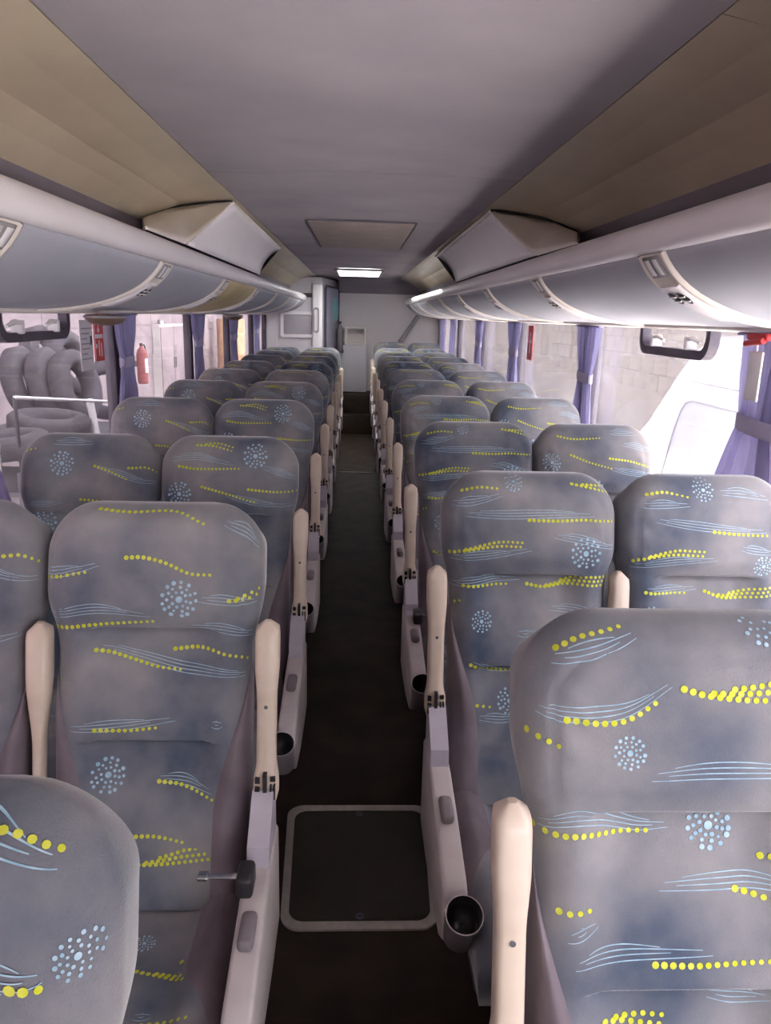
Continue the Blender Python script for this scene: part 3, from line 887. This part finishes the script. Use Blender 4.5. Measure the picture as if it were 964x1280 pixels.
R1S = [('Y', [(225, 165), (300, 132), (410, 103)]), ('B', [(210, 190), (340, 172), (460, 122)]), ('B', [(165, 335), (270, 365), (430, 350), (570, 270)]),
       ('Y', [(260, 383), (380, 390), (450, 375), (520, 330)]), ('Y3', [(605, 288), (690, 310), (860, 322), (1000, 300)]), ('Y', [(140, 405), (180, 430), (235, 455)]),
       ('F', [(445, 478)], 48), ('B', [(510, 545), (680, 530), (860, 530), (960, 540)]), ('B', [(155, 660), (300, 670), (440, 680), (555, 685)]),
       ('Y', [(160, 682), (240, 722), (300, 725), (400, 708), (490, 705)]), ('F', [(675, 690)], 70), ('B', [(530, 868), (700, 855), (860, 860), (980, 880)]),
       ('Y', [(755, 878), (800, 890), (860, 910), (960, 930)]), ('Y', [(235, 945), (270, 955), (325, 945)]), ('B', [(262, 1025), (350, 980)]),
       ('B', [(285, 1108), (400, 1070), (690, 1065)]), ('Y', [(520, 1105), (640, 1108), (760, 1100), (860, 1095)]), ('B', [(670, 1183), (760, 1190), (860, 1200)]),
       ('Y2', [(370, 1275), (450, 1270), (530, 1278)]), ('Y', [(830, 780), (960, 790)]), ('F', [(810, 72)], 60), ('F', [(920, 450)], 50)]
L3S = [('B', [(600, 528), (700, 520), (830, 548)]), ('Y', [(635, 555), (700, 565), (845, 565)]), ('F', [(905, 520)], 40), ('F', [(635, 655)], 40), ('Y', [(715, 630), (800, 655), (900, 685)]),
       ('B', [(800, 655), (900, 685), (1040, 690)]), ('Y', [(880, 640), (964, 648), (1050, 642)]), ('B', [(930, 555), (1000, 580), (1060, 590)]), ('Y2', [(700, 480), (760, 484), (820, 500)]),
       ('B', [(620, 720), (760, 730), (900, 725)]), ('Y2', [(640, 750), (760, 760), (860, 752)])]
L3WS = [('F', [(218, 545)], 40), ('Y', [(335, 555), (390, 575), (445, 602)]), ('B', [(340, 552), (450, 592), (570, 608)]), ('Y', [(455, 562), (520, 562), (570, 580)]),
        ('Y', [(285, 675), (340, 680), (400, 695)]), ('B', [(95, 685), (150, 690), (220, 682)]), ('B', [(190, 467), (260, 466), (330, 470)]), ('Y', [(95, 500), (110, 495), (125, 492)]),
        ('B', [(300, 740), (420, 745), (520, 735)]), ('F', [(150, 760)], 40)]
R3WS = [('Y', [(170, 492), (230, 503), (325, 500)]), ('B', [(360, 475), (410, 478), (460, 482)]), ('Y', [(220, 562), (290, 590), (370, 612)]), ('Y', [(365, 575), (450, 588), (525, 610)]),
        ('B', [(370, 610), (450, 628), (525, 622)]), ('B', [(410, 520), (470, 530), (525, 545)]), ('F', [(150, 590)], 32), ('F', [(300, 690)], 40), ('Y2', [(160, 680), (220, 690), (250, 688)])]
R2WS = [('Y', [(230, 275), (330, 262), (470, 292)]), ('F', [(562, 250)], 62), ('B', [(650, 258), (800, 265), (940, 295)]), ('B', [(205, 335), (330, 332), (485, 335)]),
        ('B', [(290, 425), (480, 455), (700, 480), (940, 492)]), ('Y', [(630, 497), (750, 510), (940, 520)]), ('Y2', [(150, 665), (250, 650), (400, 632), (560, 640)]),
        ('B', [(130, 685), (400, 668), (650, 655)]), ('B', [(790, 590), (880, 605), (1000, 620)]), ('F', [(920, 700)], 60), ('B', [(215, 832), (360, 832), (520, 820)]),
        ('Y', [(225, 855), (340, 858), (450, 855)]), ('Y3', [(570, 845), (700, 885), (960, 870)]), ('F', [(260, 1000)], 60), ('B', [(400, 980), (600, 990), (800, 970)])]
L1S = [('F', [(325, 465)], 62), ('Y', [(-60, 78), (0, 80), (140, 112), (275, 160)]), ('B', [(-40, 100), (80, 112), (270, 190)]), ('B', [(-40, 510), (100, 518), (225, 515)]), ('B', [(-40, 545), (60, 548), (110, 550)]),
       ('Y', [(135, 553), (215, 553)]), ('Y', [(240, 850), (280, 815), (310, 790)]), ('Y2', [(-250, 300), (-150, 330), (-50, 310)])]
L2CU = [('Y2', [(575, 625), (650, 600), (700, 625), (745, 665)]), ('Y2', [(430, 655), (560, 690), (710, 770)]), ('B', [(550, 665), (650, 690), (725, 735)]), ('F', [(455, 555)], 32),
        ('Y', [(420, 850), (500, 843), (590, 855)]), ('B', [(420, 815), (480, 813)]), ('B', [(250, 700), (330, 720), (400, 700)])]

variants = {}
a, bl, br, sh = make_back()
a, bl, br, sh = weld(a), weld(bl), weld(br), weld(sh)
ME_BL, ME_BR, ME_SH = bl.mesh('bolster', M_PURP), br.mesh('bolster', M_PURP), sh.mesh('back_shell', M_SHELL)
cu, pb = make_cushion(); cu = weld(cu)
ME_PB = {k: weld(v).mesh('cushion_bolster', M_PURP) for k, v in pb.items()}


def okb(x, z):
    return ZB + .01 < z < ZT - .004 and abs(x) < (panelw(z) - .006 if z < .91 else halfw(z) - .005)


def okc(x, y): return CU_F + .006 < y < CU_B - .03 and abs(x) < .205 - .085 * smooth(-.56, -.36, y) - .008


def variant(name, spec, zoom, side, row, aisle):
    xc = side * (XC_A if aisle else XC_W); yh = (YR if side > 0 else YL) + PITCH * row
    ppm = F / ((yh - .05) * cos(PIT) + .5 * sin(PIT))
    P = Printer(S_back, okb, 'y')
    motif_px(P, spec, lambda x, y: px_to_back(x, y, xc, yh), zoom, ppm)
    q = MB(); q.v = list(a.v); q.f = list(a.f); q.m = list(a.m); q.s = list(a.s)
    q.add(P.mb.v, [f for f in P.mb.f if P.mb.m[0] is not None], 1, False)
    base = len(a.f)
    for i, m in enumerate(P.mb.m): q.m[base + i] = 1 + m
    variants[name] = q.mesh('backrest', [M_FAB, M_YEL, M_BLU])


variant('L2', L2S, (2.461, 0, 600), -1, 1, True)
variant('R2', R2S, (3.213, 500, 560), 1, 1, True)
variant('R1', R1S, (2.371, 600, 740), 1, 0, True)
variant('L3', L3S, (2.835, 0, 380), -1, 2, True)
variant('L3w', L3WS, (2.835, 0, 380), -1, 2, False)
variant('R3w', R3WS, (2.975, 640, 380), 1, 2, False)
variant('R2w', R2WS, (4.725, 760, 560), 1, 1, False)
variant('L1', L1S, (2.537, 0, 940), -1, 0, True)
P = Printer(S_cush, okc, 'z')
motif_px(P, L2CU, lambda x, y: px_to_cush(x, y, -XC_A, YL + PITCH), (2.537, 0, 940), 620)
base = len(cu.f); cu.add(P.mb.v, P.mb.f, 1, False)
for i, m in enumerate(P.mb.m): cu.m[base + i] = 1 + m
ME_CU = cu.mesh('seat_cushion', [M_FAB, M_YEL, M_BLU])


# ---- armrests, console, buckle (all in seat-local coordinates: x=0 seat centre, y=0 head, z=floor)
def arm_mesh(paddle):
    """raised armrest: hinge end below, rounded tip above; local origin at hinge; leans back with the seat."""
    L_ = .37; n = 20; rs = []
    for i in range(25):
        s_ = i / 24; z = L_ * s_
        if not paddle:
            hw = .0265 - .006 * smooth(.10, .22, s_) + .005 * smooth(.55, .78, s_)
            dp = .022 + .004 * smooth(.5, .8, s_)
        else:
            hw = .011 + .013 * smooth(.30, .72, s_); dp = .020 + .008 * smooth(.3, .7, s_)
        if s_ > .93: q = (s_ - .93) / .07; k = sqrt(max(1 - q * q, 0)) * .75 + .25; hw *= k; dp *= k
        if s_ < .03: hw *= .86; dp *= .9
        ring = []
        for k in range(n):
            a_ = 2 * pi * k / n; c, s__ = cos(a_), sin(a_); e = .55
            ring.append((hw * (abs(c) ** e) * (1 if c > 0 else -1), dp * (abs(s__) ** e) * (1 if s__ > 0 else -1) + z * .22, z))
        rs.append(ring)
    return MB().rings(rs)


ME_ARM = arm_mesh(False).mesh('armrest', M_ARM); ME_PAD = arm_mesh(True).mesh('armrest', M_ARM)
g = MB()
for (x0, x1, z0, z1) in ((-.021, -.011, .008, .035), (-.021, -.011, .042, .054), (-.004, .004, .0, .066), (.010, .0135, .008, .040), (.0175, .021, .008, .040), (.010, .021, .046, .056)):
    g.box(x0, x1, -.0245 + .22 * z0, -.0195 + .22 * z1, z0, z1)
ME_GR = g.mesh('hinge_grille', M_DARK)
sc_ = MB(); sc_.disc((0, -.0245 + .22 * .20, .20), .0042, (0, -1, .2), 10); ME_SCR = sc_.mesh('screw', M_METAL)
pb_ = MB().tube([(0, -.004, -.03), (0, 0, .015)], .014, 10); ME_PIV = pb_.mesh('pivot', M_DARK)


def console_mesh():
    """side console in local coords: x across (.0 = aisle face centre), y rear->front, profile in yz, rounded."""
    top = [(-.10, .545), (-.20, .560), (-.27, .560), (-.36, .545), (-.46, .525), (-.53, .510), (-.565, .502), (-.588, .488)]
    bot = [(-.597, .43), (-.592, .375), (-.55, .345), (-.40, .315), (-.25, .30), (-.10, .30)]
    prof = top + bot; bm = bmesh.new()
    va = [bm.verts.new((-.026, y, z)) for y, z in prof]; vb = [bm.verts.new((.026, y, z)) for y, z in prof]
    n = len(prof); fs = [bm.faces.new(va), bm.faces.new(vb[::-1])]
    for i in range(n): bm.faces.new((va[i], vb[i], vb[(i + 1) % n], va[(i + 1) % n]))
    bmesh.ops.recalc_face_normals(bm, faces=bm.faces)
    ed = [e for e in bm.edges if any(f in fs for f in e.link_faces)]
    bmesh.ops.bevel(bm, geom=ed, offset=.009, segments=3, affect='EDGES', profile=.5)
    q = MB(); q.bm(bm, 0, None, True); return q


cm = console_mesh()
ME_CON = cm.mesh('console', M_CONS)
ME_CON.set_sharp_from_angle(angle=radians(50))
hp = MB(); hp.prism([(-.115, .55), (-.115, .665), (-.155, .668), (-.245, .600), (-.255, .555)], 0, -.022, .022); ME_HP = hp.mesh('hinge_post', M_POST)
ME_BT = MB().box(-.014, .016, -.435, -.355, .530, .556, .010, 3).mesh('recline_button', M_BUT)
# cup holder: open ring tilted to the front
cup = MB(); rs = []
for r, z in ((.024, -.125), (.032, -.115), (.0365, -.02), (.038, 0.0), (.037, .002), (.0358, 0.0), (.034, -.03), (.030, -.052), (.002, -.053)):
    rs.append([(r * cos(2 * pi * k / 24), r * sin(2 * pi * k / 24), z) for k in range(24)])
tl = Matrix.Translation((.010, -.648, .490)) @ Matrix.Rotation(radians(28), 4, 'X')
cup.rings([[tl @ Vector(p) for p in r] for r in rs[:4]], 0, cap=False); cup.rings([[tl @ Vector(p) for p in r] for r in rs[3:6]], 1, cap=False); cup.rings([[tl @ Vector(p) for p in r] for r in rs[5:]], 2, cap=False)
ME_CUP = cup.mesh('cup_holder', [M_BUT, M_CONS, M_DARK])
# belt buckle
bk = MB().box(-.016, .016, -.335, -.275, .555, .60, .008)
ME_BK = bk.mesh('belt_buckle', M_DARK)
tg = MB().box(-.075, -.014, -.315, -.300, .585, .588, .001).box(-.09, -.07, -.318, -.296, .583, .590, .002); ME_TG = tg.mesh('belt_tongue', M_CHROME)
# base: seat pan, pedestal leg and rail
pan = MB().box(-.20, .20, -.66, -.06, .30, .338, .012); ME_PAN = pan.mesh('seat_pan', M_METAL)
ped = MB(); ped.prism([(-.50, 0), (-.20, 0), (-.16, .03), (-.12, .305), (-.56, .305), (-.52, .03)], 0, -.03, .03); ME_PED = ped.mesh('pedestal', M_METAL)


ORD = ['first', 'second', 'third', 'fourth', 'fifth', 'sixth', 'seventh', 'eighth', 'ninth', 'tenth', 'eleventh']
NL, NR = 10, 11


def seat(side, row, aisle):
    x = side * (XC_A if aisle else XC_W); y = (YR if side > 0 else YL) + PITCH * row; dz = 0
    if side < 0 and row == 0: y -= .06
    if side > 0 and row == 10: y -= .06; dz = .045
    n = NR if side > 0 else NL
    sz = {(-1, 1): .99, (-1, 2): .984}.get((side, row), 1)
    place = 'van side' if side > 0 else 'tyre-pile side'
    lab = 'blue-grey %s seat with yellow-dot print, %s row from the %s, %s' % ('aisle' if aisle else 'window', ORD[n - 1 - row], 'rear wall' if side > 0 else 'restroom wall', place)
    t = empty('passenger_seat', (x, y, dz), label=lab, cat='seat', group='printed passenger seats in rows along the aisle')
    t.scale.z = sz
    if aisle: v = {(-1, 0): 'L1', (-1, 1): 'L2', (1, 0): 'R1'}.get((side, row), 'L3' if side < 0 else 'R2')
    else: v = {(1, 1): 'R2w'}.get((side, row), 'L3w' if side < 0 else 'R3w')
    if not aisle and row % 3 == 0 and row > 3: v = 'R2w'
    if aisle and row > 4 and row % 3 == 2: v = 'L2'
    link('backrest', variants[v], t); link('bolster', ME_BL, t); link('bolster', ME_BR, t); link('back_shell', ME_SH, t)
    link('seat_cushion', ME_CU, t); link('cushion_bolster', ME_PB[1], t); link('cushion_bolster', ME_PB[-1], t)
    link('seat_pan', ME_PAN, t); link('pedestal', ME_PED, t)
    inward = -side   # towards the aisle
    if aisle:
        ax = side * .195 - x
        ar = link('armrest', ME_ARM, t); ar.location = (ax, -.135, .638)
        link('hinge_grille', ME_GR, ar); link('screw', ME_SCR, ar); link('pivot', ME_PIV, ar)
        co = link('console', ME_CON, t); co.location = (ax + side * .004, 0, 0)
        if side > 0: co.scale.x = 1
        else: co.scale.x = -1
        link('hinge_post', ME_HP, co); link('recline_button', ME_BT, co); link('cup_holder', ME_CUP, co)
        if (side, row) in ((-1, 1), (1, 2)):
            b = link('belt_buckle', ME_BK, t); b.location = (ax + side * .02, 0, 0); b.scale.x = -side
            link('belt_tongue', ME_TG, b)
    else:
        ax = side * .669 - x
        ar = link('armrest', ME_PAD, t); ar.location = (ax, -.125, .625)
        link('screw', ME_SCR, ar); link('pivot', ME_PIV, ar)
    return t


for row in range(NR):
    for aisle in (True, False): seat(1, row, aisle)
for row in range(NL):
    for aisle in (True, False): seat(-1, row, aisle)

# ------------------------------------------------------------------ floor hatch
t = empty('floor_hatch', (.014, 1.965, 0), label='dark square floor hatch with a rounded metal rim in the aisle', cat='hatch')


def trap(p):  # slightly wider at the far end
    return (p[0] * (1 + .05 * p[1] / .265), p[1])


fr = MB(); o1 = [trap(p) for p in rrect(0, 0, .229, .268, .055, 8)]; i1 = [trap(p) for p in rrect(0, 0, .206, .240, .042, 8)]
frame_ring(fr, o1, i1, lambda p, q: (p[0], p[1], q), 0.0, .007); obj('rim', fr, M_HFRAME, t)
pl = MB(); pl.prism([trap(p) for p in rrect(0, 0, .205, .239, .041, 8)], 2, 0.0005, .005); obj('cover_plate', pl, M_HATCH, t)
for dy in (.222, -.222):
    lk = MB().tube([(.0, dy, .005), (.0, dy, .007)], .012, 16); lo = obj('turn_lock', lk, M_METAL, t)
    obj('lock_slot', MB().box(-.007, .007, dy - .002, dy + .002, .0068, .0078), M_DARK, lo)

# ================================================================== OUTSIDE
obj('yard_ground', MB().box(-14, 1.25, -12, 95, -1.35, -1.25), mat('yard_asphalt', (.09, .085, .085), (.14, .13, .13), rough=.9, scale=2), kind='structure')
obj('yard_bounce_ground', MB().box(1.25, 14, -12, 95, -1.35, -1.25), M_CONC, kind='structure')  # ground made pale here to bounce sunlight up through the right windows
# left: workshop wall with doors; unseen canopy added above to shade this side
obj('wall_added_canopy', MB().box(-4.2, -1.5, -1.0, 60, 4.0, 4.1), M_BLOCKER, kind='structure')
obj('wall_added_roof', MB().box(2.3, 8, 0.0, 95, 4.4, 4.5), M_BLOCKER, kind='structure')  # unseen roof added to keep sky and sun off the right wall
lw = obj('wall_yard_left', MB().box(-3.9, -3.7, -6, 60, -1.25, 6.4), M_OUTW, kind='structure')
for k in range(14):
    for z in (1.62, 1.1, 2.2):
        obj('board', MB().box(-3.7, -3.682, -2 + 1.6 * k, -2 + 1.6 * k + 1.58, z - .25, z + .255), M_OUTW, lw)
# right: beige block wall
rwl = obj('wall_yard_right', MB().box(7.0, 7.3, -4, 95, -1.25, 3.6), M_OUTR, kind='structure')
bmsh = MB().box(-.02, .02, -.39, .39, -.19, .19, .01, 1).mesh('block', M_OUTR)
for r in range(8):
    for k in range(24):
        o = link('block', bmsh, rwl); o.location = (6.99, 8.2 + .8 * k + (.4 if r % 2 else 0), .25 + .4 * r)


# tyres
def tyre_mesh(R, r, hole):
    rs = []
    prof = [(hole, -r * .55), (hole + .03, -r * .95), (R - .09, -r), (R - .025, -r * .86), (R, -r * .6), (R, r * .6), (R - .025, r * .86), (R - .09, r), (hole + .03, r * .95), (hole, r * .55)]
    n = 36; q = MB(); m = len(prof)
    vs = [(p[0] * cos(2 * pi * k / n), p[0] * sin(2 * pi * k / n), p[1]) for k in range(n) for p in prof]
    q.add(vs, [(k * m + i, ((k + 1) % n) * m + i, ((k + 1) % n) * m + (i + 1) % m, k * m + (i + 1) % m) for k in range(n) for i in range(m)], 0, True); return q


ME_TY = tyre_mesh(.31, .085, .165).mesh('tyre', M_TYRE)
t = empty('tyre_rack', (-2.9, 6.6, -1.25), label='steel rack holding the old tyres outside the window', cat='rack')
for x_, y_ in ((-.55, -1.1), (.45, -1.1), (-.55, 1.25), (.45, 1.25)):
    obj('post', MB().box(x_ - .025, x_ + .025, y_ - .025, y_ + .025, 0, 1.85 if y_ > 0 else 1.7), M_METAL, t)
obj('deck', MB().box(-.6, .5, -1.15, -.22, 1.52, 1.56), M_METAL, t)
obj('deck', MB().box(-.6, .5, -.20, 1.3, 1.70, 1.74), M_METAL, t)
ra, rb_ = at(18, 497, 0, -2.14), at(137, 502, 0, -2.14)
obj('thin_bar', MB().tube([ra - t.location, rb_ - t.location], .012, 8), M_WHITE, t)  # white bar standing in for a reflection in the window glass
obj('thin_bar_stub', MB().tube([ra - t.location, Vector((.45, -1.1, 1.66))], .012, 6), M_METAL, t)
ra, rb_ = at(112, 500, 0, -2.16), at(124, 560, 0, -2.16)
obj('brace', MB().tube([ra - t.location, rb_ - t.location], .03, 8), M_WHITE, t)


def tyre(px, py, Y, rot, label):
    p = at(px, py, 1, Y); o = link('tyre', ME_TY, label=label, cat='tyre', group='old tyres piled outside the window')
    o.location = p; o.rotation_euler = rot


R = radians
tyre(87, 453, 7.47, (0, R(74), R(-14)), 'worn tyre leaning highest on the rack, its hole facing the bus')
tyre(57, 448, 7.47, (0, R(75), R(-10)), 'worn tyre leaning directly behind the highest one')
tyre(95, 482, 6.78, (0, R(76), R(-12)), 'worn tyre leaning in front of and below the highest one')
tyre(63, 479, 6.78, (0, R(77), R(-2)), 'worn tyre leaning behind the lower leaning one')
tyre(31, 478, 6.78, (0, R(78), R(0)), 'worn tyre leaning third behind the lower leaning one')
tyre(134, 488, 8.1, (R(82), 0, R(28)), 'worn tyre standing on edge beside the curtain')
tyre(62, 530, 6.1, (R(3), R(6), 0), 'worn tyre lying flat on top of another under the leaning ones')
tyre(62, 561, 6.08, (R(-2), R(2), 0), 'worn tyre lying flat at the bottom of the pile')
tyre(5, 556, 5.42, (R(2), R(-3), 0), 'worn tyre lying flat by the front end of the rack')
# framed notice, extinguisher, panel door on the wall
p = at(202, 413, 0, -3.66)
t = empty('wall_notice', p, label='small white framed notice on the workshop wall outside', cat='notice')
obj('sheet', MB().box(-.004, .012, -.14, .14, -.17, .17), M_WHITE, t)
fr = MB(); frame_ring(fr, rrect(0, 0, .17, .20, .01), rrect(0, 0, .14, .17, .005), lambda q, d: (d, q[0], q[1]), -.004, .025); obj('frame', fr, M_GREY, t)
p = at(178, 455, 0, -3.5)
t = empty('fire_extinguisher', p, label='red fire extinguisher hanging on the workshop wall outside', cat='extinguisher'); t.scale = (.75, .7, .9)
pr = [(.02, -.36), (.10, -.35), (.115, -.30), (.115, .18), (.09, .25), (.04, .29), (.04, .33)]
obj('tank', MB().rings([[(r * cos(2 * pi * k / 18), r * sin(2 * pi * k / 18), z) for k in range(18)] for r, z in pr]), mat('faded_red', (.30, .075, .075), (.36, .11, .11), rough=.6), t)
obj('label_patch', MB().rings([[(.117 * cos(a_), .117 * sin(a_), z) for a_ in [k * .2 - .8 for k in range(9)]] for z in (-.15, .1)], cap=False, closed=False), M_WHITE, t)
obj('valve', MB().box(-.03, .03, -.05, .05, .33, .37, .01).tube([(0, .04, .36), (.02, .16, .33), (.05, .2, .2), (.08, .16, 0)], .015), M_DARK, t)
obj('bracket', MB().box(-.27, -.1, -.05, .05, -.05, .05), M_METAL, t)
p0, p1 = at(195, 470, 0, -3.66), at(226, 470, 0, -3.66)
t = empty('wall_cupboard', (-3.66, (p0.y + p1.y) / 2, .75), label='pale two-door cupboard on the workshop wall below the notice', cat='cupboard')
hw = (p1.y - p0.y) / 2
obj('carcass', MB().box(-.04, .10, -hw, hw, -.9, .62), M_CONC, t)
for sg in (-1, 1):
    d = obj('door', MB().box(.10, .125, min(sg * .02, sg * (hw - .03)), max(sg * .02, sg * (hw - .03)), -.85, .57, .008), M_OUTW, t)
    obj('handle', MB().box(.125, .145, sg * .07 - .012, sg * .07 + .012, -.2, 0, .004), M_METAL, d)
p = at(278, 430, 0, -3.6)
t = empty('drum', (-3.2, p.y * .95, -1.25), label='faded orange drum standing by the workshop wall', cat='drum')
pr = [(.05, 0), (.33, 0), (.35, .03), (.35, .9), (.365, .92), (.35, .94), (.35, 1.8), (.365, 1.82), (.35, 1.84), (.35, 2.68), (.33, 2.7), (.05, 2.7)]
obj('shell', MB().rings([[(r * cos(2 * pi * k / 24), r * sin(2 * pi * k / 24), z) for k in range(24)] for r, z in pr]), M_ORANGE, t)
obj('bung', MB().tube([(.15, .1, 2.69), (.15, .1, 2.73)], .04, 12), M_METAL, t)

# white van parked on the right
t = empty('white_van', (3.76, 6.25, -1.25), label='white high-roofed van parked beside the bus', cat='van')
# cross-section (x,z) with rounded high roof; -x is the side facing the bus; the nose points to the rear of the bus
ln0, ln1 = -3.4, 2.7
prof = [(-.85, .45), (-.86, .7), (-.86, 1.4), (-.84, 1.9), (-.81, 2.34), (-.77, 2.40), (-.75, 2.46), (-.72, 2.66), (-.62, 2.76), (-.3, 2.79), (.3, 2.79), (.62, 2.76), (.72, 2.66), (.75, 2.46), (.81, 2.34), (.84, 1.9), (.86, 1.4), (.86, .7), (.85, .45)]
rs = []
for y, kx, k in ((ln0, .92, .95), (ln0 + .08, .99, .99), (ln0 + .2, 1, 1), (.50, 1, 1), (.62, .995, .96), (.95, .98, .78), (1.5, .96, .42), (1.95, .95, .10), (2.45, .93, -.05), (ln1, .86, -.2)):
    rs.append([(x * kx, y, (1.4 + (z - 1.4) * k) if z > 1.4 else z) for x, z in prof])
obj('body', MB().rings(rs), M_VAN, t)
obj('roof_ridge', MB().box(-.805, -.765, ln0 + .1, .5, 2.375, 2.39, .005), M_GREY, t)
def van_seam(pts, r_): return MB().tube([(-.868 + max(0, z - 1.4) * .052, y, z) for y, z in pts], r_, 6)
obj('door_seam', van_seam([(.75, .8), (.70, 1.4), (.58, 1.9), (.50, 2.10), (.42, 2.19), (.30, 2.22), (-1.0, 2.22)], .006), M_DARK, t)
obj('body_crease', van_seam([(.35, 2.02), (-.5, 2.02), (-1.6, 2.02)], .004), M_GREY, t)
pl = MB(); pl.prism(rrect(-.35, 1.46, .80, .31, .12), 0, -.872, -.85); obj('side_window', pl, M_VANG, t)
obj('side_moulding', MB().box(-.875, -.855, ln0 + .3, .9, .85, .92, .008), M_GREY, t)
obj('door_pull', MB().box(-.885, -.86, -.95, -.80, 1.0, 1.04, .008), M_DARK, t)
wm = tyre_mesh(.34, .11, .19)
for wx in (-.78, .78):
    for wy in (ln0 + .85, ln1 - 1.0):
        o = obj('wheel', MB_ if False else tyre_mesh(.34, .11, .19), M_TYRE, t); o.location = (wx, wy, .34); o.rotation_euler = (0, pi / 2, 0)
        hub = MB().tube([(0, 0, -.05), (0, 0, .08)], .19, 20); obj('hub', hub, M_METAL, o)
